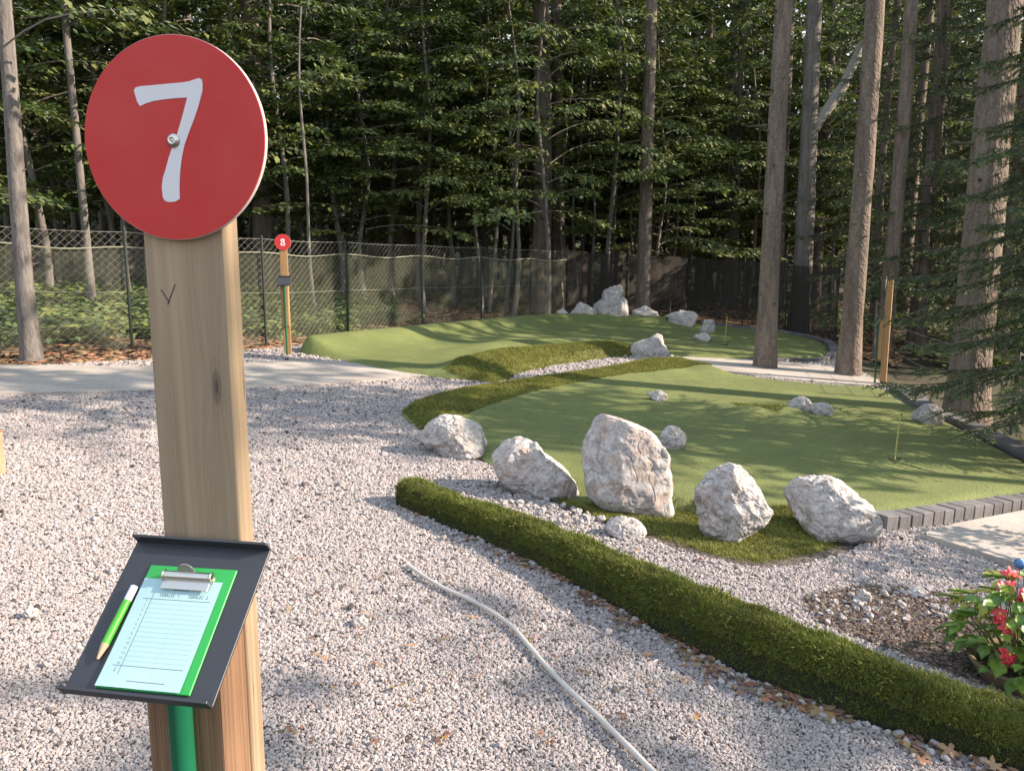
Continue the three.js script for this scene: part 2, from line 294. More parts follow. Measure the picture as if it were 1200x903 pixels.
function fillZone(zone, n, seed) { const r = rng(seed); let x0 = 1e9, x1 = -1e9, z0 = 1e9, z1 = -1e9; for (const [x, z] of zone) { x0 = Math.min(x0, x); x1 = Math.max(x1, x); z0 = Math.min(z0, z); z1 = Math.max(z1, z); } const out = []; const area = (x1 - x0) * (z1 - z0); for (let i = 0; i < n * area; i++) { const x = x0 + r() * (x1 - x0), z = z0 + r() * (z1 - z0); if (inside(zone, x, z)) out.push([x, z]); } return out; }
const tufts = [1, 2, 3].map((s) => tuftGeo(6, 0.03, 0.005, s));
{
  const r = rng(5), mk = (pts, h, out, sc) => { for (const [x, z] of pts) { if (!inside(out, x, z)) continue; mkItems.push([V(x, h(x, z) - 0.004, z), null, sc * (0.8 + r() * 0.5), r() * 6.28]); } };
  let mkItems = [];
  const col = (it, i) => { const n = fbm(it[0].x * 2, 2, it[0].z * 2, 2), t = 1 + n * 0.35 + (((i * 7919) % 100) / 100 - 0.5) * 0.3; return C(0.17 * t, 0.195 * t, 0.04 * t); };
  mk(fillZone(fringeInner, 5200, 1), nearH, nearGreen, 0.9); mk(fillZone(bankZone, 9000, 2), nearH, nearGreen, 0.8); mk(fillZone(patchZone, 5000, 3), nearH, nearGreen, 0.8);
  scatter(nearGreenMesh, 'fringe_grass', tufts, M.blade, mkItems, col);
  mkItems = [];
  mk(fillZone(tongueZone, 3600, 4), farH, farGreen, 1.05);
  scatter(farGreenMesh, 'fringe_grass', tufts, M.blade, mkItems, col);
}

// ---------------------------------------------------------------- turf roll beside the gravel
const rollPx = [[459, 589, 0.15], [500, 607, 0.155], [560, 631, 0.165], [640, 668, 0.18], [700, 700, 0.19], [800, 755, 0.21], [880, 795, 0.22], [1000, 842, 0.2], [1100, 873, 0.17], [1200, 905, 0.15], [1400, 962, 0.14]];
const rollAt = (() => {
  const base = rollPx.map(([x, y]) => P(x, y)), c = new THREE.CatmullRomCurve3(base.map((p) => V(p.x, 0, p.z)), false, 'centripetal');
  return (t) => { const p = c.getPointAt(t), d = c.getTangentAt(t), n = V(-d.z, 0, d.x), k = t * (rollPx.length - 1); void k;
    let i = 0; while (i < base.length - 2 && base[i + 1].x < p.x) i++;
    const f = clamp((p.x - base[i].x) / (base[i + 1].x - base[i].x), 0, 1), h = lerp(rollPx[i][2], rollPx[i + 1][2], f);
    return { p, d, n: n.dot(V(1, 0, -1)) > 0 ? n : n.negate(), h, len: c.getLength() }; };
})();
const rollPoint = (t, s) => {                                        // s 0..1 round the profile from the near foot to the far foot
  const { p, n, h } = rollAt(t), w = 0.20 + 0.03 * n3(t * 7, 5, 1), a = s * Math.PI, e = 0.62;
  const sg = (v) => Math.sign(v) * Math.pow(Math.abs(v), e), wob = 1 + 0.13 * fbm(t * 11, s * 1.5, 4, 3) - 0.05 * Math.exp(-(((t * 5.3) % 1 - 0.5) ** 2) * 900), end = Math.pow(clamp(t / 0.012, 0, 1), 0.4);
  const off = w * 0.5 - Math.cos(a) / Math.abs(Math.cos(a) || 1) * w * 0.5 * Math.pow(Math.abs(Math.cos(a)), e) * end;
  const x = p.x + n.x * off, z = p.z + n.z * off;
  return V(x, gy(x, z) - 0.02 + (h + 0.01) * sg(Math.sin(a)) * wob * (0.35 + 0.65 * end), z);
};
const roll = new THREE.Group();
{
  const NT = 170, NS = 18, pos = [], uv = [], col = [], idx = [];
  for (let i = 0; i <= NT; i++) for (let j = 0; j <= NS; j++) { const p = rollPoint(i / NT, j / NS); pos.push(p.x, p.y, p.z); uv.push(i / NT * 3.8, j / NS * 0.6); col.push(0.012, 0.016, 0.005); if (i && j) { const a = (i - 1) * (NS + 1) + j - 1, b = a + NS + 1; idx.push(a, b, a + 1, b, b + 1, a + 1); } }
  const g = new THREE.BufferGeometry(); g.setAttribute('position', new THREE.Float32BufferAttribute(pos, 3)); g.setAttribute('uv', new THREE.Float32BufferAttribute(uv, 2)); g.setAttribute('color', new THREE.Float32BufferAttribute(col, 3)); g.setIndex(idx); g.computeVertexNormals();
  part(roll, 'backing', g, M.turf);
  const r = rng(31), items = [], up = V(0, 1, 0);
  for (let i = 0; i < 62000; i++) {
    const t = Math.pow(r(), 0.8) * 0.995 + 0.0025, s = 0.02 + r() * 0.9, p = rollPoint(t, s), a = rollPoint(Math.min(1, t + 0.004), s).sub(p), b = rollPoint(t, Math.min(1, s + 0.02)).sub(p), n = b.cross(a).normalize(); if (n.y < -0.2) n.negate();
    n.add(V((r() - 0.5) * 0.7, (r() - 0.5) * 0.5, (r() - 0.5) * 0.7)).normalize();
    items.push([p.addScaledVector(n, -0.003), n, (0.55 + r() * 0.5) * (r() < 0.03 ? 1.7 : 1) * (1 + 0.35 * n3(p.x * 6, p.y * 6, p.z * 6)), r() * 6.28]);
  }
  const fine = [11, 12, 13].map((s) => tuftGeo(5, 0.026, 0.0034, s)); void up;
  scatter(roll, 'grass_blades', fine, M.blade, items, (it, i) => { const t = 0.8 + (((i * 7919) % 97) / 97) * 0.5 + 0.3 * fbm(it[0].x * 4, it[0].y * 4, it[0].z * 4, 2); return C(0.125 * t, 0.15 * t, 0.028 * t); });
}
tag(top(roll, 'turf_roll'), 'long rounded roll of dark green artificial turf lying across the gravel', 'turf edging');

// ---------------------------------------------------------------- brick edgings
const brickGeo = (l, h, w) => new RoundedBoxGeometry(l, h, w, 1, 0.006);
function edging(name, line, brickW, label, hTop, depth = 0.14, long = false) {
  const g = new THREE.Group(), c = new THREE.CatmullRomCurve3(line.map(([x, z]) => V(x, 0, z)), false, 'centripetal'), L = c.getLength(), n = Math.max(1, Math.floor(L / (brickW + 0.006))), geo = brickGeo(brickW, 0.16, depth), r = rng(77 + n);
  for (let i = 0; i < n; i++) {
    const t = (i + 0.5) / n, p = c.getPointAt(t), d = c.getTangentAt(t), b = part(g, i ? 'brick_' + String(i).padStart(3, '0') : 'brick', geo, M.brick[Math.floor(r() * 3)]);
    b.position.set(p.x, gy(p.x, p.z) + hTop - 0.08 + (r() - 0.5) * 0.006, p.z); b.rotation.y = Math.atan2(-d.z, d.x) + (r() - 0.5) * 0.03; b.rotation.z = -0.06 * Math.cos(b.rotation.y) + (r() - 0.5) * 0.02;
  }
  return tag(top(g, name), label, 'edging');
}
edging('brick_edging', poly([[1028, 612], [1060, 609], [1110, 602], [1160, 595], [1210, 588], [1300, 578], [1340, 590]], 0.03), 0.098, 'row of grey paving bricks between front boulders and concrete slab', 0.085);
edging('brick_edging', poly([[1052, 458], [1068, 468], [1080, 478], [1092, 487]], 0.03), 0.16, 'stepped brown-grey blocks beside the wooden post at green corner', 0.12, 0.24);
edging('brick_edging', poly([[978, 412], [966, 401], [918, 391], [866, 384.5], [822, 379.5]], 0.03), 0.19, 'curved low brick rim along dark screened fence behind rear green', 0.1, 0.16);
edging('brick_edging', poly([[880, 421], [920, 422], [960, 422], [978, 414]], 0.03), 0.19, 'short brick rim between rear green and pale concrete path', 0.075, 0.14);
{ // smooth kerb along the right of the near green
  const line = poly([[1094, 488], [1120, 497], [1160, 515], [1200, 536], [1300, 588], [1345, 612]], 0.03), c = new THREE.CatmullRomCurve3(line.map(([x, z]) => V(x, gy(x, z) + 0.04, z)), false, 'centripetal');
  const s = new THREE.Shape(); s.moveTo(-0.1, -0.07); s.lineTo(0.09, -0.07); s.lineTo(0.09, 0.05); s.quadraticCurveTo(0.09, 0.08, 0.06, 0.08); s.lineTo(-0.06, 0.08); s.quadraticCurveTo(-0.09, 0.08, -0.09, 0.05); s.closePath();
  // sweep by hand, profile upright
  const N = 60, prof = s.getPoints(6), pos = [], uv = [], idx = [], K = prof.length;
  for (let i = 0; i <= N; i++) { const p = c.getPointAt(i / N), d = c.getTangentAt(i / N), n = V(-d.z, 0, d.x).normalize(); prof.forEach((q, j) => { pos.push(p.x + n.x * q.x, p.y + q.y + 0.004 * fbm(i, j, 2, 1), p.z + n.z * q.x); uv.push(i / N * 5, j / K * 0.6); if (i && j) { const a = (i - 1) * K + j - 1, b = a + K; idx.push(a, a + 1, b, b, a + 1, b + 1); } }); }
  const g = new THREE.BufferGeometry(); g.setAttribute('position', new THREE.Float32BufferAttribute(pos, 3)); g.setAttribute('uv', new THREE.Float32BufferAttribute(uv, 2)); g.setIndex(idx); g.computeVertexNormals();
  const k = new THREE.Mesh(g, M.brick[1].clone()); k.material.map = M.brick[1].map.clone(); k.material.map.repeat.set(3, 3);
  tag(top(k, 'kerb'), 'smooth grey rounded kerb curving round the green under the spruces', 'kerb');
}

// ---------------------------------------------------------------- gravel stones
const stoneGeos = [1, 2, 3, 4].map((s) => { const r = rng(s * 13), g = mergeVertices(new THREE.IcosahedronGeometry(0.5, 1).deleteAttribute('normal').deleteAttribute('uv')), p = g.attributes.position; for (let i = 0; i < p.count; i++) { const k = 0.70 + r() * 0.55; p.setXYZ(i, p.getX(i) * k * 1.15, p.getY(i) * k * 0.75, p.getZ(i) * k * 0.9); } const f = g.toNonIndexed(); f.computeVertexNormals(); return f; });
const stoneCol = (r) => { const k = r(); if (k < 0.45) { const t = 0.37 + r() * 0.13; return C(t, t * 0.95, t * 0.935); } if (k < 0.74) { const t = 0.32 + r() * 0.12; return C(t, t * 0.90, t * 0.86); } if (k < 0.93) { const t = 0.24 + r() * 0.12; return C(t, t * 0.97, t * 0.96); } const t = 0.05 + r() * 0.10; return C(t, t * 0.92, t * 0.86); };
const noStones = [pathLeft, pathRear, slab, nearGreen, farGreen];
// a raster of the ground plan for quick look-ups: 1 = bare gravel, 2 = mulch, 0 = something else
const MASK = { x0: -14, z0: -18, s: 0.02, w: 1400, h: 900, d: new Uint8Array(1400 * 900) };
function rasterise(pl, val) {
  let z0 = 1e9, z1 = -1e9; for (const [, z] of pl) { z0 = Math.min(z0, z); z1 = Math.max(z1, z); }
  for (let j = Math.max(0, Math.floor((z0 - MASK.z0) / MASK.s)); j <= Math.min(MASK.h - 1, Math.ceil((z1 - MASK.z0) / MASK.s)); j++) {
    const z = MASK.z0 + (j + 0.5) * MASK.s, xs = [];
    for (let i = 0, k = pl.length - 1; i < pl.length; k = i++) { const [xi, zi] = pl[i], [xk, zk] = pl[k]; if ((zi > z) !== (zk > z)) xs.push(((xk - xi) * (z - zi)) / (zk - zi) + xi); }
    xs.sort((a, b) => a - b);
    for (let q = 0; q + 1 < xs.length; q += 2) for (let i = Math.max(0, Math.ceil((xs[q] - MASK.x0) / MASK.s)); i < Math.min(MASK.w, (xs[q + 1] - MASK.x0) / MASK.s); i++) MASK.d[j * MASK.w + i] = val;
  }
}
rasterise(gravelArea, 1); rasterise(mulch, 2); for (const p of [pathLeft, pathRear, slab, nearGreen, farGreen]) rasterise(p, 0);
const maskAt = (x, z) => { const i = Math.floor((x - MASK.x0) / MASK.s), j = Math.floor((z - MASK.z0) / MASK.s); return i < 0 || j < 0 || i >= MASK.w || j >= MASK.h ? 0 : MASK.d[j * MASK.w + i]; };
const mulchCore = mulch;
{
  const r = rng(101), items = [], cols = [];
  for (let z = -1.25; z > -17; ) {
    const d = -z, s = 0.0066 + 0.0019 * Math.max(0, d - 1.7), row = s * 0.68, half0 = d * 0.72 + 0.4;
    for (let x = -half0; x < half0; x += s) {
      const X = x + (r() - 0.5) * s * 1.3, Z = z + (r() - 0.5) * row * 1.6;
      const k = maskAt(X, Z); if (!k) continue;
      if (k === 2 && r() > 0.10 + 0.5 * fbm(X * 3, 0, Z * 3, 2)) continue;
      const sz = s * (0.9 + r() * r() * 1.1) * (r() < 0.003 ? 2 : 1);
      items.push([V(X, gy(X, Z) + 0.012 * fbm(X * 1.2, 1, Z * 1.2, 2) - 0.012 + sz * (0.15 + r() * 0.5), Z), new THREE.Quaternion().setFromEuler(new THREE.Euler((r() - 0.5) * 1.6, r() * 6.28, (r() - 0.5) * 1.6)), sz * 1.05, 0]);
    }
    z -= row;
  }
  const cr = rng(55); void cols;
  scatter(null, 'gravel_stones', stoneGeos, M.stone, items, () => stoneCol(cr));
  // coarser stones along the foot of the turf roll and by the boulders
  const big = [], br = rng(66);
  for (let i = 0; i < 900; i++) { const t = br(), { p, n } = rollAt(t), side = br() < 0.62 ? -1 : 1, o = side < 0 ? -0.005 - br() * br() * 0.2 : 0.21 + br() * 0.16, x = p.x + n.x * o, z = p.z + n.z * o; if (maskAt(x, z) === 0) continue; const s = 0.011 + br() * br() * 0.026; big.push([V(x, gy(x, z) + s * 0.25, z), new THREE.Quaternion().setFromEuler(new THREE.Euler((br() - 0.5), br() * 6.28, (br() - 0.5))), s, 0]); }
  for (let i = 0; i < 110; i++) { const p = P(950 + br() * 180, 690 + br() * 40), s = 0.015 + br() * br() * 0.04; big.push([V(p.x, p.y + s * 0.2, p.z), new THREE.Quaternion().setFromEuler(new THREE.Euler(br() - 0.5, br() * 6.28, br() - 0.5)), s, 0]); }
  for (let i = 0; i < 160; i++) { const t = br(), p = P(lerp(560, 720, t) + br() * 20, lerp(560, 615, t) + br() * 22), s = 0.018 + br() * br() * 0.04; big.push([V(p.x, p.y + s * 0.2, p.z), new THREE.Quaternion().setFromEuler(new THREE.Euler(br() - 0.5, br() * 6.28, br() - 0.5)), s, 0]); }
  scatter(null, 'coarse_gravel', stoneGeos, M.stone, big, () => { const t = 0.28 + cr() * 0.18; return C(t, t * 0.97, t * 0.95); });
}

// ---------------------------------------------------------------- boulders
function rockGeo(outline, depth, seed, freq, tint, rough = 1) {
  const g = mergeVertices(new THREE.IcosahedronGeometry(1, freq).deleteAttribute('normal').deleteAttribute('uv')), p = g.attributes.position, col = [], s = seed * 3.7;
  let cx = 0, cy = 0; for (const [x, y] of outline) { cx += x / outline.length; cy += y / outline.length; }
  const pol = outline.map(([x, y]) => [Math.atan2(y - cy, x - cx), Math.hypot(x - cx, y - cy)]).sort((a, b) => a[0] - b[0]);
  const Rf = (a) => { let i = 0; while (i < pol.length && pol[i][0] < a) i++; const b = pol[i % pol.length], c = pol[(i - 1 + pol.length) % pol.length]; let a0 = c[0], a1 = b[0]; if (a0 > a) a0 -= 6.28318; if (a1 < a) a1 += 6.28318; return lerp(c[1], b[1], (a - a0) / ((a1 - a0) || 1)); };
  let ymax = -1e9, ymin = 1e9; for (const [, y] of outline) { ymax = Math.max(ymax, y); ymin = Math.min(ymin, y); }
  const size = (ymax - ymin), r = rng(seed * 101 + 5), cuts = [];
  for (let i = 0; i < 12; i++) cuts.push([V(r() - 0.5, r() * 0.8 - 0.3, r() * 1.2 - 0.2).normalize(), 0.62 + r() * 0.22]);
  for (let i = 0; i < p.count; i++) {
    let n = V(p.getX(i), p.getY(i), p.getZ(i));
    for (const [c, k] of cuts) { const d = n.dot(c); if (d > k) n.addScaledVector(c, (k - d) * 0.92); }           // flattened faces
    const rho = Math.hypot(n.x, n.y), a = Math.atan2(n.y, n.x), R = Rf(a) * Math.pow(Math.min(1, rho), 0.85);
    let x = cx + Math.cos(a) * R, y = cy + Math.sin(a) * R, z = n.z * depth * 0.5 * (1.1 - 0.35 * (y - ymin) / size);
    const q = 2.4 / size, A = size * 0.048 * rough;
    const big = fbm(x * q + s, y * q, z * q, 2), rid = 1 - Math.abs(n3(x * q * 2.2 + s, y * q * 2.2, z * q * 2.2)) * 2, fine = fbm(x * 38 + s, y * 38, z * 38, 4), mid = fbm(x * 13, y * 13 + s, z * 13, 3);
    const vein = 1 - smooth(Math.abs(n3(x * q * 0.9 + s, y * q * 1.6, z * q * 0.9 + 7) + 0.25 * n3(x * 12, y * 12, z * 12 + s)), 0, 0.07), crack = 1 - smooth(Math.abs(n3(x * q * 1.7 - s, y * q * 1.1, z * q * 1.4)), 0, 0.05);
    const k = -0.009 * crack * rough - 0.003 * vein + big * A * 0.6 + rid * A * 0.22 + mid * 0.007 * rough + fine * 0.006 * rough, dir = V(n.x * 0.45, n.y * 0.45, n.z).normalize();
    p.setXYZ(i, x + dir.x * k, y + dir.y * k, z + dir.z * k);
    const pit = smooth(fine, 0.02, 0.3) * 0.35 + smooth(n3(x * 60, y * 60 + s, z * 60), 0.2, 0.8) * 0.22, pink = smooth(fbm(x * 5 + s, y * 5 + 4, z * 5, 3), -0.05, 0.35) * tint, grey = smooth(fbm(x * 9 - s, y * 9, z * 9, 3), 0.0, 0.4), t = (0.48 - grey * 0.12) * (1 - pit * 0.65) * (1 - 0.3 * crack) * (1 - 0.1 * vein) * (1 + fbm(x * 20, y * 20, z * 20 + s, 2) * 0.25);
    const rust = 0.85 * Math.min(1, pink + vein * 0.35 * tint); col.push(t, t * (0.965 - 0.13 * rust), t * (0.94 - 0.20 * rust));
  }
  g.setAttribute('color', new THREE.Float32BufferAttribute(col, 3)); g.computeVertexNormals();
  return g;
}
const ROCKCAT = 'rock';
function boulder(name, label, outlinePx, basePx, depthRatio, seed, { freq = 26, tint = 0.6, off = 0, sink = 0.05, rough = 1, group } = {}) {
  const b = P(basePx[0], basePx[1], off), along = b.clone().sub(camera.position).dot(V(0, -Math.sin(PITCH), -Math.cos(PITCH))), m = along / F;
  let ox = 0, oy = 0; for (const [x, y] of outlinePx) { ox += x / outlinePx.length; oy += y / outlinePx.length; }
  let o = outlinePx.map(([x, y]) => [(ox + (x - ox) * 1.1 - basePx[0]) * m, (basePx[1] - oy - (y - oy) * 1.07) * m]);
  const ys = o.map((q) => q[1]), y0 = Math.min(...ys), w = Math.max(...o.map((q) => q[0])) - Math.min(...o.map((q) => q[0]));
  o = o.map(([x, y]) => [x, y < y0 + 0.3 * (Math.max(...ys) - y0) ? y - sink : y]);
  const depth = w * depthRatio, mesh = new THREE.Mesh(rockGeo(o, depth, seed, freq, tint, rough), M.rock), away = V(b.x, 0, b.z).normalize();
  mesh.position.copy(b).addScaledVector(away, depth * 0.3); mesh.position.y = b.y + 0.0;
  mesh.rotation.y = Math.atan2(-b.x, -b.z) ;
  return tag(top(mesh, name), label, ROCKCAT, group);
}
// an outline for a small stone: width, height in px around its base
const blob = (bx, by, w, h, seed) => { const r = rng(seed * 17), out = []; for (let i = 0; i < 16; i++) { const a = i / 16 * 6.28318, k = 0.86 + r() * 0.2, s = Math.sin(a); out.push([bx + Math.cos(a) * w * 0.5 * k * (s > 0 ? 1 - 0.25 * s : 1), by - h * 0.5 - s * h * 0.5 * k]); } return out; };
boulder('boulder', 'tall pinkish-white limestone boulder, highest of the row before the green', [[688, 560], [684, 535], [692, 510], [697, 498], [715, 487], [732, 484], [752, 490], [768, 500], [774, 520], [778, 550], [782, 575], [785, 606], [762, 603], [735, 598], [705, 590], [693, 580]], [738, 602], 0.62, 3, { freq: 50, tint: 1.2, rough: 0.6 });
boulder('boulder', 'low white boulder with a sloping back at gravel edge beside the grass fringe', [[494, 514], [508, 498], [525, 491], [545, 496], [564, 507], [574, 520], [579, 535], [562, 541], [535, 538], [508, 526], [490, 520]], [540, 538], 0.7, 5, { freq: 40, tint: 0.15 });
boulder('boulder', 'rusty pink wedge-shaped boulder between low white boulder and tall boulder', [[577, 540], [584, 525], [600, 515], [620, 520], [642, 532], [658, 548], [668, 565], [674, 585], [650, 588], [625, 580], [600, 570], [580, 560]], [630, 584], 0.75, 8, { freq: 42, tint: 1.1 });
boulder('boulder', 'upright white boulder with a scooped hollow in front of turf bank', [[808, 572], [820, 552], [838, 546], [860, 549], [872, 565], [888, 585], [898, 602], [880, 612], [868, 622], [856, 640], [832, 636], [818, 622], [814, 600]], [848, 634], 0.7, 13, { freq: 44, tint: 0.45, rough: 1.2 });
boulder('boulder', 'broad rounded white boulder at the end of the brick edging', [[920, 590], [932, 574], [955, 567], [980, 572], [1002, 588], [1018, 604], [1026, 622], [1010, 636], [985, 637], [955, 630], [935, 618], [922, 606]], [972, 634], 0.75, 19, { freq: 44, tint: 0.1 });
boulder('boulder', 'angular grey boulder with pointed peak between the two greens', [[738, 414], [746, 402], [760, 394], [776, 391], [780, 402], [785, 412], [778, 420], [755, 421], [742, 420]], [762, 420], 0.7, 23, { freq: 30, tint: 0.2 });
boulder('boulder', 'tall pale column of rock standing behind the rear green', [[701, 366], [703, 350], [704, 336], [715, 331], [726, 334], [729, 348], [733, 366], [728, 371], [706, 371]], [716, 371], 0.8, 29, { off: 0.2, sink: 0.25, freq: 24, tint: 0.1 });
boulder('boulder', 'low pale rock just beside the column of rock behind the rear green', [[665, 366], [672, 358], [682, 352], [692, 358], [697, 367], [690, 370], [668, 370]], [681, 370], 0.8, 31, { off: 0.2, sink: 0.25, freq: 16, tint: 0.1 });
boulder('small_rock', 'little pale triangular stone at fence end of the rear rock row', blob(659, 370, 13, 8, 41), [659, 370], 0.8, 41, { off: 0.2, sink: 0.25, freq: 8, tint: 0.1 });
boulder('small_rock', 'peaked pale rock at the foot of dark trunk behind rear green', blob(757, 372, 30, 13, 43), [757, 372], 0.8, 43, { off: 0.2, sink: 0.25, freq: 14, tint: 0.1 });
boulder('small_rock', 'flat elongated pale rock beneath the dark screen fence', blob(799, 377, 40, 13, 47), [799, 377], 0.7, 47, { off: 0.2, sink: 0.25, freq: 14, tint: 0.1 });
boulder('small_rock', 'small broken pale stone where the curved brick rim begins', blob(830, 382, 16, 9, 53), [830, 382], 0.8, 53, { off: 0.2, sink: 0.25, freq: 8, tint: 0.1 });
boulder('small_rock', 'small grey block lying on the rear green by its pole', blob(823, 400, 19, 10, 59), [823, 400], 0.8, 59, { freq: 10, off: 0.06, tint: 0.1 });
boulder('small_rock', 'small flat grey rock alone in the sunny middle of front green', blob(771, 469, 27, 11, 61), [771, 469], 0.75, 61, { freq: 14, off: 0.07, tint: 0.1, sink: 0.02 });
boulder('small_rock', 'dark grey rock lying on the green behind the tall boulder', [[773, 522], [775, 508], [785, 501], [797, 505], [804, 516], [800, 525], [780, 525]], [788, 525], 0.8, 67, { freq: 18, off: 0.07, tint: 0, sink: 0.02 });
boulder('small_rock', 'larger pale rock of the pair beside the longer grass patch', [[925, 476], [930, 468], [938, 466], [948, 472], [952, 480], [942, 482], [928, 481]], [938, 482], 0.8, 71, { freq: 16, off: 0.07, tint: 0.3, sink: 0.02 });
boulder('small_rock', 'smaller grey rock of the pair beside the longer grass patch', [[952, 481], [955, 474], [966, 472], [973, 476], [973, 485], [962, 486]], [963, 486], 0.8, 73, { freq: 14, off: 0.07, tint: 0, sink: 0.02 });
boulder('small_rock', 'jagged pale grey rock leaning on the kerb by red plants', [[1070, 492], [1078, 480], [1090, 475], [1100, 480], [1103, 490], [1098, 498], [1078, 497]], [1088, 498], 0.7, 79, { freq: 18, off: 0.05, tint: 0, sink: 0.02 });
boulder('small_rock', 'pale blue-grey rock in gravel between turf roll and tall boulder', [[708, 622], [718, 614], [735, 611], [750, 617], [755, 626], [745, 633], [722, 632]], [732, 632], 0.8, 83, { freq: 20, tint: 0, sink: 0.03 });
boulder('small_stone', 'round white stone leaning against the rusty pink boulder', blob(598, 574, 15, 12, 87), [598, 574], 0.9, 87, { freq: 8, tint: 0.1, sink: 0.01, rough: 0.6 });
boulder('small_stone', 'flat white stone lying before the low white boulder', blob(550, 540, 30, 10, 88), [550, 540], 0.7, 88, { freq: 10, tint: 0.2, sink: 0.01 });
boulder('small_stone', 'flat grey stone lying alone in sunlit gravel beside the sign', blob(421, 735, 20, 11, 89), [421, 735], 0.9, 89, { freq: 10, tint: 0.2, sink: 0.01 });
boulder('small_stone', 'dark grey stone alone in the sunlit gravel near the clipboard', blob(37, 724, 16, 13, 91), [37, 724], 0.8, 91, { freq: 10, tint: 0, sink: 0.01 });
for (const [x, y, w, h, s] of [[1075, 700, 24, 9, 95], [1012, 705, 16, 12, 96], [1005, 712, 14, 9, 97]]) boulder('small_stone', 'pale angular stone among bark mulch behind the turf roll', blob(x, y, w, h, s), [x, y], 0.8, s, { freq: 10, tint: 0.1, sink: 0.01, group: 'pale stones on the mulch' });

// ---------------------------------------------------------------- number signs
const font = await new FontLoader().loadAsync('fonts/droid/droid_sans_bold.typeface.json');
const DISC = 0.223;
function sevenShape() {
  const pts = [[166, 106], [168, 103], [173.3, 101.7], [190, 101], [206.7, 100.2], [222, 99.6], [230, 98.7], [236, 97], [241, 95.7], [244, 97], [245, 101], [244.3, 110], [239, 126], [233.3, 140], [226, 156], [220, 170], [216, 185], [213.3, 200], [211.6, 216], [211, 230.7], [206, 233.6], [200, 234.3], [194, 233], [191.5, 229], [191, 216.7], [193, 206], [196.7, 196.7], [201, 184], [206.7, 170], [213, 156], [218.3, 141.7], [223, 128], [226.7, 116.5], [213, 116.6], [200, 117.5], [189, 118.6], [180, 120.7], [172, 124], [169, 119]];
  return new THREE.Shape(pts.map(([x, y]) => new THREE.Vector2((x - 207) / 215 * 0.23, -(y - 162) / 238 * 0.228)));
}
function sheetMetalTray() {                                          // local: x across, y up out of the sheet, z down the slope
  const w = 0.176, l = 0.186, t = 0.002, lip = 0.016;
  const s = new THREE.Shape([[0, 0], [l, 0], [l, lip], [l - t, lip], [l - t, t], [t, t], [t, lip], [0, lip]].map(([a, b]) => new THREE.Vector2(a, b)));
  const g = new THREE.ExtrudeGeometry(s, { depth: w, bevelEnabled: true, bevelSize: 0.0005, bevelThickness: 0.0005, bevelSegments: 1 });
  rot(g, 0, -Math.PI / 2, 0); g.translate(w / 2, 0, 0);
  return g;
}
const postGeo = new RoundedBoxGeometry(0.106, 1.68, 0.03, 3, 0.005), blockGeo = new RoundedBoxGeometry(0.106, 0.62, 0.055, 3, 0.008);
const TRAY_Y = 1.128, TILT = Math.atan2(0.118, 0.136);
function numberSign(numeral, post, block, thick = 1) {
  const g = new THREE.Group();
  const p = part(g, 'post', postGeo, post); p.scale.z = thick; p.position.set(0, 0.82, -0.001 - 0.015 * thick);
  const b = part(g, 'support_block', blockGeo, block); b.position.set(0, 0.745, 0.029);
  const groove = part(b, 'groove', new THREE.BoxGeometry(0.0035, 0.60, 0.001), M.graphite); groove.position.set(0.004, 0, 0.0274);
  const tube = part(g, 'pole', new THREE.CylinderGeometry(0.0138, 0.0138, 1.04, 28), M.greenTube); tube.position.set(0.004, 0.5, 0.071);
  const tray = part(g, 'tray', sheetMetalTray(), M.anthracite); tray.position.set(0.004, TRAY_Y, 0.002); tray.rotation.x = TILT;
  const disc = part(g, 'disc', new THREE.CylinderGeometry(DISC / 2, DISC / 2, 0.005, 96), M.rim); disc.rotation.x = Math.PI / 2; disc.position.set(0, 1.606, 0.0045);
  const face = part(disc, 'face', new THREE.CylinderGeometry(DISC / 2 - 0.0006, DISC / 2 - 0.0006, 0.0008, 96), M.red); face.position.y = 0.0029;
  if (numeral) { const n = part(disc, 'numeral', numeral, M.white); n.rotation.x = -Math.PI / 2; n.position.y = 0.0033; }
  const scr = part(disc, 'screw', new THREE.LatheGeometry([[0, 0.004], [0.0016, 0.004], [0.0018, 0.0026], [0.0028, 0.0044], [0.0052, 0.0036], [0.0078, 0.0016], [0.008, 0], [0, 0]].map(([a, c]) => new THREE.Vector2(a, c)), 20), M.steel); scr.position.set(0.001, 0.0036, 0.002);
  return g;
}
const seven = new THREE.ExtrudeGeometry(sevenShape(), { depth: 0.0006, bevelEnabled: false });
const eight = new TextGeometry('8', { font, size: 0.098, depth: 0.0006, curveSegments: 8, bevelEnabled: false }); eight.computeBoundingBox(); eight.translate(-(eight.boundingBox.min.x + eight.boundingBox.max.x) / 2, -(eight.boundingBox.min.y + eight.boundingBox.max.y) / 2, 0);
const sign7 = numberSign(seven, M.wood, M.groovedWood);
{ // two drying cracks in the front of the post
  const crack = (x, y, a, l) => { const c = part(sign7.children[0], 'crack', new THREE.BoxGeometry(0.0011, l, 0.0006), M.graphite); c.position.set(x, y, 0.0152); c.rotation.z = a; };
  crack(-0.028, 0.61, 0.55, 0.018); crack(-0.02, 0.612, -0.45, 0.026); crack(-0.014, 0.28, 0.05, 0.03);
}
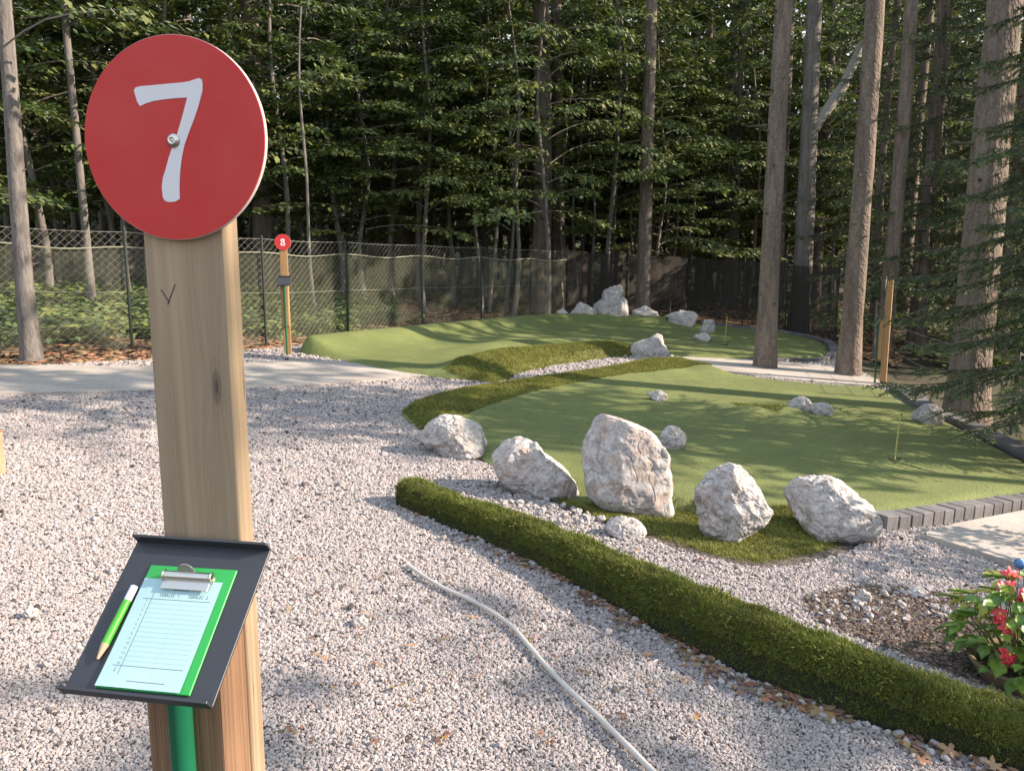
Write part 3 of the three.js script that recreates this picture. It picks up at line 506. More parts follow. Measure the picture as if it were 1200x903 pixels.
// placed so that the disc sits 0.87 m along the view
const d7 = (() => { const dir = ray(207, 164), c = camera.position.clone().addScaledVector(dir, 0.872); return c; })();
const YAW7 = -10 * Math.PI / 180;
sign7.position.set(d7.x, d7.y - 1.606, d7.z); sign7.rotation.y = YAW7;
tag(top(sign7, 'number_sign'), 'red round sign numbered 7 on a pale wooden post with clipboard tray', 'sign');
const sign8 = numberSign(eight, M.sunlitWood, M.sunlitWood); { const p = P(337, 416); sign8.position.set(p.x, p.y - 0.02, p.z); sign8.rotation.y = 0.12; }
tag(top(sign8, 'number_sign'), 'small red round sign numbered 8 on wooden post beside the fence', 'sign');
const sign9 = numberSign(null, M.sunlitWood, M.sunlitWood, 3); { const p = P(1031, 451); sign9.position.set(p.x, p.y - 0.02, p.z); sign9.rotation.y = -2.1; sign9.scale.setScalar(0.95); }
tag(top(sign9, 'number_sign'), 'wooden sign post seen edge-on at the corner of the front green', 'sign');

// ---------------------------------------------------------------- clipboard, score sheet, pencil on the tray of sign 7
sign7.updateMatrixWorld(true);
const trayM = sign7.children.find((c) => c.name === 'tray').matrixWorld;
function onTray(o, u, y, v, spin = 0) {                               // u across, v down the slope, in metres on the tray
  const m = new THREE.Matrix4().multiplyMatrices(trayM, new THREE.Matrix4().makeTranslation(u, y, v)).multiply(new THREE.Matrix4().makeRotationY(spin));
  m.decompose(o.position, o.quaternion, o.scale); return o;
}
{
  const g = new THREE.Group();
  const b = part(g, 'board', new RoundedBoxGeometry(0.112, 0.003, 0.146, 2, 0.0014), M.greenPlastic); b.position.y = 0.0015;
  const cv = document.createElement('canvas'); cv.width = 640; cv.height = 800; const x = cv.getContext('2d');
  x.fillStyle = '#bcd9de'; x.fillRect(0, 0, 640, 800); x.strokeStyle = '#3c4a58'; x.fillStyle = '#2c3844';
  x.lineWidth = 2; x.strokeRect(270, 26, 130, 34); x.textAlign = 'center'; x.lineWidth = 7; x.setLineDash([11, 4, 7, 4]); x.beginPath(); x.moveTo(275, 80); x.lineTo(396, 80); x.stroke(); x.setLineDash([]);
  x.font = 'bold 30px monospace'; x.fillText('IGRALEC 1', 260, 136); x.fillText('IGRALEC 2', 490, 136);
  x.lineWidth = 4; x.beginPath(); x.moveTo(60, 158); x.lineTo(600, 158); x.moveTo(128, 110); x.lineTo(128, 712); x.moveTo(60, 652); x.lineTo(600, 652); x.stroke();
  x.lineWidth = 1.5; x.strokeStyle = '#6d8290'; for (let i = 1; i < 14; i++) { x.beginPath(); x.moveTo(128, 158 + i * 35.3); x.lineTo(600, 158 + i * 35.3); x.stroke(); }
  x.beginPath(); x.setLineDash([6, 5]); x.moveTo(372, 160); x.lineTo(372, 720); x.stroke(); x.setLineDash([]);
  x.font = '24px monospace'; for (let i = 0; i < 14; i++) x.fillText(String(i + 1), 94, 184 + i * 35.3); x.font = 'bold 30px monospace'; x.fillText('\u03a3', 94, 692);
  x.lineWidth = 5; x.strokeStyle = '#59666f'; x.beginPath(); x.moveTo(215, 752); x.lineTo(505, 752); x.stroke();
  const map = new THREE.CanvasTexture(cv); map.colorSpace = THREE.SRGBColorSpace; map.magFilter = THREE.LinearFilter;
  const pg = new THREE.PlaneGeometry(0.1, 0.127, 10, 10); rot(pg, -Math.PI / 2, 0, 0); { const p = pg.attributes.position; for (let i = 0; i < p.count; i++) p.setY(i, 0.0006 + 0.0012 * Math.max(0, p.getZ(i) / 0.064) ** 2 * (p.getX(i) < 0 ? 1.4 : 0.6)); pg.computeVertexNormals(); }
  const paper = part(g, 'score_sheet', pg, std({ color: C(0.66, 0.74, 0.75), map, roughness: 0.85 })); paper.position.set(-0.005, 0.0031, 0.008);
  const clip = part(g, 'clip', (() => { const a = new THREE.CylinderGeometry(0.0055, 0.0055, 0.056, 16, 1, false); rot(a, 0, 0, Math.PI / 2); a.translate(0, 0.006, 0); const pl = new RoundedBoxGeometry(0.06, 0.0012, 0.014, 1, 0.0005); pl.translate(0, 0.0046, 0.009); const e = new THREE.TorusGeometry(0.0055, 0.0014, 8, 16); rot(e, 0, Math.PI / 2, 0); e.translate(0.03, 0.006, 0); const e2 = e.clone().translate(-0.06, 0, 0); return mergeGeometries([a, pl, e, e2].map((q) => q.index ? q.toNonIndexed() : q)); })(), M.steel); clip.position.set(0.002, 0.003, -0.058);
  const lever = part(clip, 'lever', (() => { const s = new THREE.Shape(); s.moveTo(-0.011, 0); s.lineTo(0.011, 0); s.absarc(0, 0.002, 0.0108, 0, Math.PI, false); s.closePath(); const e = new THREE.ExtrudeGeometry(s, { depth: 0.0012, bevelEnabled: true, bevelSize: 0.0004, bevelThickness: 0.0004, bevelSegments: 1, curveSegments: 16 }); return e; })(), M.steel); lever.position.set(-0.002, 0.008, -0.003); lever.rotation.x = -0.55;
  onTray(g, 0.003, 0.0022, 0.105, 0.012);
  tag(top(g, 'clipboard'), 'small green clipboard with steel clip and printed score sheet on the tray', 'clipboard');
  const k = new THREE.Group(), L = (r1, r0, y0, y1, mat, name, n = 6) => { const c = part(k, name, new THREE.CylinderGeometry(r1, r0, y1 - y0, n), mat); c.position.y = (y0 + y1) / 2; return c; };
  L(0.0047, 0.0047, 0.02, 0.072, M.pencilGreen, 'barrel', 8); L(0.0046, 0.0014, 0.003, 0.02, M.pencilWood, 'sharpened_wood', 12); L(0.0014, 0.0002, 0, 0.003, M.graphite, 'lead', 8); L(0.0044, 0.0044, 0.072, 0.09, M.eraser, 'eraser', 14);
  const hold = new THREE.Group(); hold.add(...k.children.slice()); hold.children.forEach((c) => { c.position.set(0, 0, -c.position.y); c.rotation.x = -Math.PI / 2; });
  onTray(hold, -0.063, 0.0065, 0.152, -0.03);
  tag(top(hold, 'pencil'), 'short green pencil with white eraser lying beside the clipboard', 'pencil');
}

// ---------------------------------------------------------------- hose, poles with holes, stub post
{
  const pts = [[478, 662], [498, 676], [520, 689], [545, 700], [565, 710], [590, 726], [603, 737], [620, 757], [640, 780], [665, 806], [690, 829], [715, 853], [740, 878], [770, 908], [830, 960]].map(([x, y]) => P(x, y, 0.016));
  const g = new THREE.TubeGeometry(new THREE.CatmullRomCurve3(pts), 160, 0.0098, 12);
  const h = new THREE.Group(); part(h, 'tube', g, M.hose); const cap = part(h, 'end_opening', new THREE.TorusGeometry(0.010, 0.0028, 8, 20), M.hose); cap.position.copy(pts[0]); cap.lookAt(pts[1]);
  tag(top(h, 'hose'), 'pale grey plastic hose snaking across the sunlit gravel', 'hose');
}
function holePole(px, py, h, label, topH) {
  const p = P(px, py, topH), g = new THREE.Group(); g.position.copy(p);
  const pole = part(g, 'pole', new THREE.CylinderGeometry(0.006, 0.006, h, 10), std({ color: C(0.36, 0.34, 0.10), roughness: 0.5 })); pole.position.y = h / 2 - 0.01; pole.rotation.z = -0.05;
  const cup = part(g, 'cup_rim', new THREE.TorusGeometry(0.05, 0.006, 8, 28), M.post); cup.rotation.x = Math.PI / 2; cup.position.y = 0.008;
  const knob = part(g, 'knob', new THREE.SphereGeometry(0.009, 12, 8), M.post); knob.position.set(0.05 * h, h - 0.01, 0);
  return tag(top(g, 'hole_pole'), label, 'pole');
}
holePole(1050, 539, 0.40, 'thin yellow pole standing in the hole of the front green', 0.09);
holePole(850, 404, 0.56, 'thin yellow pole standing in the hole of the rear green', 0.075);
{ const p = P(-6, 556), s = new THREE.Group(); const b = part(s, 'post', new RoundedBoxGeometry(0.09, 0.3, 0.09, 2, 0.008), M.wood); b.position.y = 0.12; const c = part(s, 'cap', new RoundedBoxGeometry(0.094, 0.012, 0.094, 1, 0.004), M.groovedWood); c.position.y = 0.276; s.position.copy(p); tag(top(s, 'stub_post'), 'short wooden stub post standing in the gravel by the concrete path', 'post'); }

// ---------------------------------------------------------------- fences
function fencePanel(parent, a, b, h, cell, wires) {
  const d = b.clone().sub(a), L = Math.hypot(d.x, d.z), g = new Geo(), k = [1, 1, 1], at = (s, y) => a.clone().addScaledVector(d, s / L).add(V(0, y, 0));
  for (let s = -h; s < L; s += cell) for (const dir of [1, -1]) {
    let s0 = s, s1 = s + h, y0 = 0.04, y1 = h; if (s0 < 0) { y0 += -s0 * (h - 0.04) / h; s0 = 0; } if (s1 > L) { y1 = 0.04 + (L - s) * (h - 0.04) / h; s1 = L; }
    if (s1 - s0 < 0.02) continue;
    const bow = (q) => 0.006 * Math.sin(q * 5);
    const p = dir > 0 ? at(s0, y0 + bow(s0)) : at(L - s0, y0 + bow(s0)), q = dir > 0 ? at(s1, y1) : at(L - s1, y1); g.bar(p, q, wires, wires, k, 3);
  }
  part(parent, 'wire_mesh', g.build(), M.wire);
  for (const y of [h, h * 0.5]) { const t = new Geo(); let last = at(0, y); for (let i = 1; i <= 6; i++) { const n = at(L * i / 6, y - (y === h ? 0.02 : 0.01) * Math.sin(i / 6 * Math.PI)); t.bar(last, n, 0.0028, 0.0028, k, 4); last = n; } part(parent, 'tension_wire', t.build(), M.wire); }
}
function netPanel(parent, a, b, h, mat, push, seed, bottom = 0.03) {
  const d = b.clone().sub(a), L = Math.hypot(d.x, d.z), nx = Math.ceil(L / 0.12), ny = 14, pos = [], uv = [], idx = [], n = V(d.z, 0, -d.x).normalize(); if (n.dot(a) < 0) n.negate();
  for (let i = 0; i <= nx; i++) for (let j = 0; j <= ny; j++) { const s = i / nx, t = j / ny, p = a.clone().addScaledVector(d, s), sag = 0.05 * Math.sin(s * Math.PI) ** 2 + 0.02 * n3(s * 4 + seed, 1, 2), y = bottom + t * (h - sag - bottom), w = push + 0.03 * fbm(s * 5 + seed, t * 2, 3, 2); pos.push(p.x + n.x * w, p.y + y, p.z + n.z * w); uv.push(s * L, y); if (i && j) { const q = (i - 1) * (ny + 1) + j - 1, r = q + ny + 1; idx.push(q, r, q + 1, r, r + 1, q + 1); } }
  const g = new THREE.BufferGeometry(); g.setAttribute('position', new THREE.Float32BufferAttribute(pos, 3)); g.setAttribute('uv', new THREE.Float32BufferAttribute(uv, 2)); g.setIndex(idx); g.computeVertexNormals();
  return part(parent, 'netting', g, mat);
}
const fpos = fencePx.map(([x, y]) => { const p = P(x, y); p.y = ground(p.x, p.z) - 0.02; return p; });
function fenceRun(from, to, h, netH, mesh, net, name, label, rims) {
  const g = new THREE.Group();
  for (let i = from; i <= to; i++) {
    const p = part(g, 'post', new THREE.CylinderGeometry(0.02, 0.02, h + 0.3, 10), M.post); p.position.copy(fpos[i]).add(V(0, (h - 0.2) / 2, 0));
    if (i < to) { if (mesh) fencePanel(g, fpos[i], fpos[i + 1], h, 0.105, 0.0013); netPanel(g, fpos[i], fpos[i + 1], netH, net, 0.035, i); if (rims) { const t = new Geo(), a = fpos[i].clone(), d = fpos[i + 1].clone().sub(a); a.y += netH; let last = a; for (let k = 1; k <= 8; k++) { const q = a.clone().addScaledVector(d, k / 8); q.y -= 0.05 * Math.sin(k / 8 * Math.PI) ** 2; t.bar(last, q, 0.008, 0.008, [1, 1, 1], 5); last = q; } part(g, 'net_hem', t.build(), M.hem); } }
  }
  return tag(top(g, name), label, 'fence');
}
M.hem = std({ color: C(0.26, 0.27, 0.20), roughness: 1 });
fenceRun(0, 9, 1.62, 1.42, true, M.net, 'chain_link_fence', 'chain-link fence hung with pale green net before the ivy bank', true);
fenceRun(9, 14, 1.72, 1.66, false, M.netDark, 'screen_fence', 'dark screen cloth fence on steel posts behind the rear green', false);
{ // wire fence under the spruces
  const g = new THREE.Group(), pts = [[1002, 418], [1083, 476], [1150, 502], [1290, 560]].map(([x, y]) => { const p = P(x, y); p.x += 0.35; return p; });
  pts.forEach((p, i) => { const m = part(g, 'post', new THREE.CylinderGeometry(0.022, 0.026, 1.15, 8), M.barkBeech); m.position.copy(p).add(V(0, 0.5, 0)); if (i) for (const y of [0.35, 0.62, 0.8, 1.02]) { const t = new Geo(); let last = null; for (let k = 0; k <= 8; k++) { const q = pts[i - 1].clone().lerp(p, k / 8); q.y += y - 0.05 * Math.sin(k / 8 * Math.PI); if (last) t.bar(last, q, 0.003, 0.003, [1, 1, 1], 4); last = q; } part(g, 'wire', t.build(), M.wire); } });
  tag(top(g, 'wire_fence'), 'slack wire fence on thin posts in the dark under the spruces', 'fence');
}
{ // pale ledge on the slope behind
  const hit = (px) => { let d = 14; while (d < 45) { const [x, z] = XZ(px, d); if (ground(x, z) + 0.2 > EYE + d * (316 - 251) / F) break; d += 0.05; } const [x, z] = XZ(px, d); return V(x, ground(x, z), z); };
  const g = new THREE.Group(), a = hit(862), b = hit(1012), n = 6, d = b.clone().sub(a), L = d.length();
  for (let i = 0; i < n; i++) { const m = part(g, i ? 'slab_' + String(i).padStart(3, '0') : 'slab', new RoundedBoxGeometry(L / n - 0.012, 0.5, 0.3, 1, 0.02), M.concrete); m.position.copy(a.clone().addScaledVector(d, (i + 0.5) / n)); m.position.y += -0.05 + 0.004 * (i % 3); m.rotation.set(0, Math.atan2(-d.z, d.x), Math.atan2(d.y, Math.hypot(d.x, d.z)), 'YXZ'); }
  tag(top(g, 'ledge_wall'), 'low pale concrete ledge on the wooded slope behind the tall trunks', 'wall');
}

// ---------------------------------------------------------------- trees
function trunkGeo(h, r0, r1, seed, bend = 0.15, flare = 1.35, rings = 0.45) {
  const n = Math.ceil(h / rings), m = 14, pos = [], uv = [], idx = [], s = seed * 1.7;
  for (let i = 0; i <= n; i++) { const t = i / n, y = t * h - 0.3, r = lerp(r0, r1, Math.pow(t, 0.9)) * (1 + (flare - 1) * Math.exp(-Math.max(0, y) * 3.2)), cx = bend * (n3(s, t * 1.6, 0) - n3(s, 0, 0)), cz = bend * (n3(s, t * 1.6, 9) - n3(s, 0, 9));
    for (let j = 0; j <= m; j++) { const a = j / m * 6.28318, k = r * (1 + 0.07 * n3(Math.cos(a) * 1.2 + s, y * 0.8, Math.sin(a) * 1.2)); pos.push(cx + Math.cos(a) * k, y, cz + Math.sin(a) * k); uv.push(Math.round(Math.max(1, r0 * 7)) * j / m, y); if (i && j) { const p = (i - 1) * (m + 1) + j - 1, q = p + m + 1; idx.push(p, q, p + 1, q, q + 1, p + 1); } } }
  const g = new THREE.BufferGeometry(); g.setAttribute('position', new THREE.Float32BufferAttribute(pos, 3)); g.setAttribute('uv', new THREE.Float32BufferAttribute(uv, 2)); g.setIndex(idx); g.computeVertexNormals();
  return g;
}
const LEAFC = [[0.12, 0.175, 0.038], [0.10, 0.16, 0.04], [0.16, 0.19, 0.034], [0.085, 0.14, 0.045]];
function leafColor(r) { const c = LEAFC[Math.floor(r() * 4)], t = 0.75 + r() * 0.55; return [c[0] * t, c[1] * t, c[2] * t]; }
// one flat spray of broad leaves: a drooping twig with leaves to both sides
function spray(leaves, wood, o, az, len, rise, size, r, dens = 1) {
  let p = o.clone(); const n = 6, pts = [p.clone()], dir = V(Math.cos(az), rise, Math.sin(az));
  for (let i = 1; i <= n; i++) { dir.y -= 0.10 + r() * 0.04; dir.x += (r() - 0.5) * 0.25; dir.z += (r() - 0.5) * 0.25; p = p.clone().addScaledVector(dir.clone().normalize(), len / n); pts.push(p); }
  if (wood) for (let i = 0; i < n; i++) wood.bar(pts[i], pts[i + 1], 0.012 * (1 - i / n) + 0.003, 0.012 * (1 - (i + 1) / n) + 0.002, [0.16, 0.14, 0.12], 3);
  const count = Math.round(len * 34 * dens * (0.09 / size) * (0.09 / size));
  for (let i = 0; i < count; i++) {
    const t = 0.18 + 0.82 * Math.sqrt(r()), k = Math.min(n - 1, Math.floor(t * n)), f = t * n - k, c = pts[k].clone().lerp(pts[k + 1], f), along = pts[k + 1].clone().sub(pts[k]).normalize(), side = V(-along.z, 0, along.x).normalize();
    const w = len * 0.30 * Math.sin(Math.min(1, 1.15 - t * 0.85) * Math.PI * 0.62), s = (r() * 2 - 1);
    c.addScaledVector(side, s * w).addScaledVector(along, Math.abs(s) * w * 0.5); c.y += (r() - 0.5) * 0.10 - Math.abs(s) * w * 0.22;
    const a = Math.atan2(along.z, along.x) + s * 1.1 + (r() - 0.5) * 0.9, tilt = -0.35 + (r() - 0.5) * 1.3, d = V(Math.cos(a) * Math.cos(tilt), Math.sin(tilt), Math.sin(a) * Math.cos(tilt)), sd = V(-Math.sin(a), (r() - 0.5) * 1.5, Math.cos(a)).normalize(), z = size * (0.75 + r() * 0.5);
    leaves.leaf(c, d, sd, z, z * 0.62, leafColor(r));
  }
}
function beechProto(seed, { h = 9, r0 = 0.07, from = 1.2, n = 46, reach = 2.2, size = 0.125, dens = 5, bark = M.barkBeech, leafMat = M.leaf } = {}) {
  const r = rng(seed), leaves = new Geo(), wood = new Geo(), g = new THREE.Group();
  for (let i = 0; i < n; i++) { const t = (i + r() * 0.9) / n, y = from + (h - from) * t, L = reach * (0.55 + 0.5 * Math.sin(Math.PI * Math.min(1, t * 0.75 + 0.2))) * (0.6 + r() * 0.6) * (1 - 0.45 * t); spray(leaves, wood, V(0, y, 0), i * 2.4 + r() * 1.2, L, 0.28 + r() * 0.35, size, r, dens); }
  part(g, 'trunk', trunkGeo(h + 0.3, r0, r0 * 0.25, seed, 0.35), bark);
  const c = part(g, 'crown', leaves.build(), leafMat); part(c, 'branches', wood.build(), M.twig);
  return g;
}
M.leafFar = new THREE.MeshPhysicalMaterial({ vertexColors: true, roughness: 0.65, transmission: 0.4, thickness: 0, specularIntensity: 0.6 });
M.twig = std({ vertexColors: true, roughness: 1 });
// tall forest tree: bare trunk with stubs, crown high up
function tallProto(seed, { h = 21, r0 = 0.17, crown = 8, reach = 3.2, n = 60, size = 0.26, bark = M.bark, stubs = 26, leafy = true, dens = 1, leafMat = M.leaf } = {}) {
  const r = rng(seed), leaves = new Geo(), wood = new Geo(), g = new THREE.Group();
  part(g, 'trunk', trunkGeo(h, r0, r0 * 0.3, seed, 0.1), bark);
  for (let i = 0; i < stubs; i++) { const y = 0.9 + r() * (crown - 0.5), a = r() * 6.28, R = lerp(r0, r0 * 0.3, y / h), l = R + 0.015 + r() * r() * 0.3 * (y > 3 ? 1 : 0.2); wood.bar(V(Math.cos(a) * R * 0.7, y, Math.sin(a) * R * 0.7), V(Math.cos(a) * l, y + 0.02, Math.sin(a) * l), 0.02, 0.006, [0.09, 0.075, 0.065], 5); }
  if (stubs) { const s = part(g, 'branch_stubs', wood.build(), M.twig); s.userData.kind = 'stuff'; }
  if (leafy) { const bw = new Geo(); for (let i = 0; i < n; i++) { const t = (i + r()) / n, y = crown + (h - crown) * t, L = reach * (0.5 + 0.6 * Math.sin(Math.PI * (0.15 + t * 0.8))) * (0.6 + r() * 0.6); spray(leaves, bw, V(0, y, 0), i * 2.4 + r(), L, 0.5 + r() * 0.4, size, r, dens); } const c = part(g, 'crown', leaves.build(), leafMat); part(c, 'branches', bw.build(), M.twig); }
  return g;
}
// spruce: whorls of drooping branches with needle twigs
function spruceProto(seed, { h = 10, from = 0.6, reach = 2.2, n = 70, dens = 1, r0 = 0.11 } = {}) {
  const r = rng(seed), need = new Geo(), wood = new Geo(), g = new THREE.Group();
  for (let i = 0; i < n; i++) {
    const t = (i + r()) / n, y = from + (h - from) * t, az = i * 2.4 + r() * 0.8, L = reach * (1 - 0.8 * t) * (0.65 + r() * 0.5), k = 10; let p = V(0, y, 0), dir = V(Math.cos(az), 0.12, Math.sin(az)); const pts = [p.clone()];
    for (let j = 1; j <= k; j++) { dir.y += j < 6 ? -0.09 : 0.07; p = p.clone().addScaledVector(dir.clone().normalize(), L / k); pts.push(p); }
    for (let j = 0; j < k; j++) wood.bar(pts[j], pts[j + 1], 0.013 * (1 - j / k) + 0.003, 0.013 * (1 - (j + 1) / k) + 0.002, [0.10, 0.08, 0.06], 3);
    for (let j = 2; j <= k; j++) for (const sd of [-1, 1, -1, 1, 0]) {
      if (r() > 0.9 * dens) continue;
      const a = az + sd * (0.75 + r() * 0.3), l = sd ? L * 0.26 * (1.15 - j / k * 0.75) * (0.6 + r() * 0.7) : L * 0.12, o = pts[j].clone().addScaledVector(pts[j - 1].clone().sub(pts[j]), r()), d = V(Math.cos(a), -0.28 - r() * 0.35, Math.sin(a)).normalize(), e = o.clone().addScaledVector(d, l);
      wood.bar(o, e, 0.004, 0.002, [0.12, 0.09, 0.06], 3);
      const m = Math.round(l * 130), tip = r();
      for (let q = 0; q < m; q++) {
        const f = (q + r()) / m, c = o.clone().lerp(e, f), s = r() * 6.28, nd = V(Math.cos(s), Math.sin(s) * 0.6 + 0.25, Math.sin(s * 1.7)).normalize().multiplyScalar(0.7).add(d.clone().multiplyScalar(0.75)).normalize(), nl = 0.042 + r() * 0.02, sx = nd.clone().cross(V(r() - 0.5, r() - 0.5, r() - 0.5)).normalize().multiplyScalar(0.0062), kk = 0.75 + r() * 0.5, young = f > 0.72 && tip > 0.35 ? 1 : 0;
        need.tri(c.clone().add(sx), c.clone().sub(sx), c.clone().addScaledVector(nd, nl), young ? [0.15 * kk, 0.19 * kk, 0.065 * kk] : [0.075 * kk, 0.12 * kk, 0.06 * kk]);  // paler yellow twig ends: sunlight on the tips put into the needle colour
      }
    }
  }
  part(g, 'trunk', trunkGeo(h + 0.3, r0, 0.02, seed, 0.1), M.barkDark);
  const c = part(g, 'crown', need.build(), M.needle); part(c, 'branches', wood.build(), M.twig);
  return g;
}
const used = new Set();
function plant(proto, name, x, z, { turn = 0, s = 1, sy = s, label, group, lean = 0, leanZ = 0, sink = 0.05, category = 'tree' }) {
  const o = used.has(proto) ? proto.clone() : proto; used.add(proto); o.userData = {};
  o.position.set(x, ground(x, z) - sink, z); o.rotation.set(leanZ, turn, lean); o.scale.set(s, sy, s);
  return tag(top(o, name), label, category, group);
}
const base = (px, py) => { const p = P(px, py); return [p.x, p.z]; };
// named trunks
const bigPine = (seed, r0, crown) => tallProto(seed, { r0, crown, h: 22, bark: M.bark, stubs: 30, n: 46, size: 0.24, reach: 2.4, dens: 0.8 });
plant(bigPine(201, 0.165, 8.5), 'pine_tree', ...base(896, 431), { turn: 0.4, lean: 0.012, label: 'bare pinkish-grey trunk rising from the edge of the pale rear path', sink: 0.1 });
plant(bigPine(202, 0.170, 9), 'pine_tree', ...base(994, 440), { turn: 1.4, lean: 0.01, label: 'bare grey trunk with dark knots just before the edge-on sign post', sink: 0.1 });
plant(bigPine(203, 0.15, 8), 'pine_tree', ...XZ(1041, 15), { turn: 2.4, label: 'slim knotted trunk rising behind the edge-on wooden sign post' });
plant(bigPine(204, 0.18, 7), 'pine_tree', ...XZ(1080, 16.5), { turn: 3.4, label: 'dark mossy trunk half hidden among the spruce boughs' });
plant(bigPine(205, 0.235, 8), 'pine_tree', ...base(1131, 489), { turn: 4.4, lean: 0.04, label: 'thickest pinkish trunk standing beyond the smooth kerb among spruce boughs', sink: 0.1 });
const beechBig = (seed, r0, crown = 7, bark = M.barkBeech) => tallProto(seed, { r0, crown, h: 20, bark, stubs: 4, n: 40, size: 0.22, reach: 3.0, dens: 1.0, leafMat: M.leafFar });
{
  const t = beechBig(206, 0.25, 6); const limb = new Geo(); limb.bar(V(0.1, 5.0, 0), V(0.75, 6.0, 0), 0.13, 0.12, [0.26, 0.26, 0.24], 10); limb.bar(V(0.75, 6.0, 0), V(1.6, 7.9, -0.2), 0.12, 0.08, [0.26, 0.26, 0.24], 10); part(t, 'limb', limb.build(), M.twig);
  plant(t, 'beech_tree', ...XZ(940, 19.5), { label: 'pale beech trunk forking into one slanting limb before the ledge' });
}
plant(tallProto(207, { r0: 0.11, crown: 3.6, h: 13, bark: M.barkBeech, stubs: 6, n: 30, size: 0.12, reach: 2.4, dens: 3 }), 'beech_tree', ...base(38, 421), { label: 'slender grey trunk standing in front of the chain-link fence', sink: 0.1 });
plant(beechBig(208, 0.24, 6, M.barkDark), 'forest_tree', ...XZ(310, 18), { label: 'broad dark trunk rising behind the sign numbered 8' });
plant(beechBig(209, 0.075, 5), 'forest_tree', ...XZ(104, 14.5), { label: 'thin grey trunk just behind the fence beside the big red disc' });
plant(beechBig(210, 0.27, 6, M.barkDark), 'forest_tree', ...XZ(632, 20), { label: 'broadest dark trunk at the fence corner behind the rear green' });
plant(beechBig(211, 0.2, 7, M.barkDark), 'forest_tree', ...XZ(652, 21), { label: 'dark trunk close beside the broadest trunk at the fence corner' });
plant(beechBig(212, 0.19, 6.5, M.barkDark), 'forest_tree', ...XZ(754, 19.6), { label: 'straight dark trunk right behind the column of rock' });
plant(beechBig(213, 0.30, 7, M.barkDark), 'forest_tree', ...XZ(478, 25), { label: 'broad dark trunk deep in the wood above the net fence' });
plant(beechBig(214, 0.16, 7), 'forest_tree', ...XZ(852, 24), { label: 'lichen-grey trunk on the slope beside the pale ledge end' });
plant(beechBig(215, 0.17, 7, M.barkDark), 'forest_tree', ...XZ(820, 27), { label: 'dark trunk on the slope among bright backlit leaves' });
// thin stems by the fence
const sapling = beechProto(301, { h: 9, r0: 0.045, from: 4.2, n: 16, reach: 1.3 });
for (const [px, d, s] of [[370, 15.5, 0.85], [563, 19.2, 1.1], [573, 19.6, 1.2], [592, 19.8, 1.2], [664, 20.5, 1], [676, 20.8, 0.9], [697, 21, 0.9], [786, 22, 1], [243, 22, 1.6], [745, 22, 1.3], [875, 23, 1.3]]) plant(sapling, 'sapling', ...XZ(px, d), { turn: px, s, sy: 1, label: 'thin pale bare-stemmed sapling standing among the trunks behind the fence', group: 'thin saplings at the forest edge' });
// leafy understorey at the edge of the wood
const under = [beechProto(311, { h: 8.5, from: 2.0, n: 46, reach: 2.4 }), beechProto(312, { h: 7.5, from: 1.7, n: 42, reach: 2.2, r0: 0.06 }), beechProto(313, { h: 10.5, from: 2.6, n: 50, reach: 2.6, r0: 0.08 })];
{
  const r = rng(41);
  const spots = [[45, 15], [110, 16.5], [20, 18.5], [180, 17.5], [-60, 14], [-40, 19], [240, 19], [90, 21], [350, 20], [395, 18.5], [420, 22], [455, 19.5], [300, 23], [510, 22], [560, 23.5], [600, 25], [690, 22.5], [720, 21.5], [735, 25], [770, 23], [800, 25.5], [840, 27], [885, 27], [915, 25], [870, 30], [960, 28], [1000, 27], [1050, 26], [150, 25], [480, 27], [660, 28], [780, 30], [-150, 17], [-170, 23], [930, 32], [1100, 24], [1040, 31], [540, 31], [380, 28], [210, 30], [-20, 15.5], [75, 17.2], [150, 16], [215, 16.4], [275, 17.5], [335, 17], [430, 18], [490, 20], [530, 20.5], [610, 22.5], [705, 23.5], [745, 23.5], [810, 22.5], [860, 23.5], [900, 22.5], [975, 23.5], [1020, 24.5], [640, 24], [560, 27], [450, 25], [636, 18.6], [598, 18.8], [712, 20.6], [505, 18.4], [772, 20.8]];
  spots.forEach(([px, d], i) => plant(under[i % 3], 'young_beech', ...XZ(px + (r() - 0.5) * 14, d), { turn: r() * 6.28, s: 0.9 + r() * 0.35, sy: 0.85 + r() * 0.4, label: 'leafy young beech with layered sprays in the wood behind the fence', group: 'young beeches of the understorey' }));
}
const farBeech = [beechProto(321, { h: 16, from: 0.5, n: 84, reach: 4.0, size: 0.25, dens: 2.6, r0: 0.14, leafMat: M.leafFar }), beechProto(322, { h: 18, from: 1.2, n: 86, reach: 4.2, size: 0.27, dens: 2.6, r0: 0.16, leafMat: M.leafFar })];
{
  const r = rng(43);
  for (let i = 0; i < 96; i++) { const px = -220 + (i * 14.3) % 1360 + (r() - 0.5) * 20, d = 31 + r() * r() * 30; plant(farBeech[i % 2], 'beech_tree', ...XZ(px, d), { turn: r() * 6.28, s: 0.9 + r() * 0.4, label: 'full leafy beech deep in the wood on the rising slope', group: 'leafy beeches deep in the wood' }); }
  const trunks = [beechBig(331, 0.17, 7, M.barkDark), beechBig(332, 0.13, 7, M.barkBeech), beechBig(333, 0.2, 8, M.barkDark)];
  for (let i = 0; i < 58; i++) { const px = -200 + (i * 47.7) % 1320 + (r() - 0.5) * 30, d = 21 + r() * 20; plant(trunks[i % 3], 'forest_tree', ...XZ(px, d), { turn: r() * 6.28, s: 0.8 + r() * 0.5, sy: 1, label: 'tall forest tree with straight bare trunk deep in the wood', group: 'tall trunks deep in the wood' }); }
}
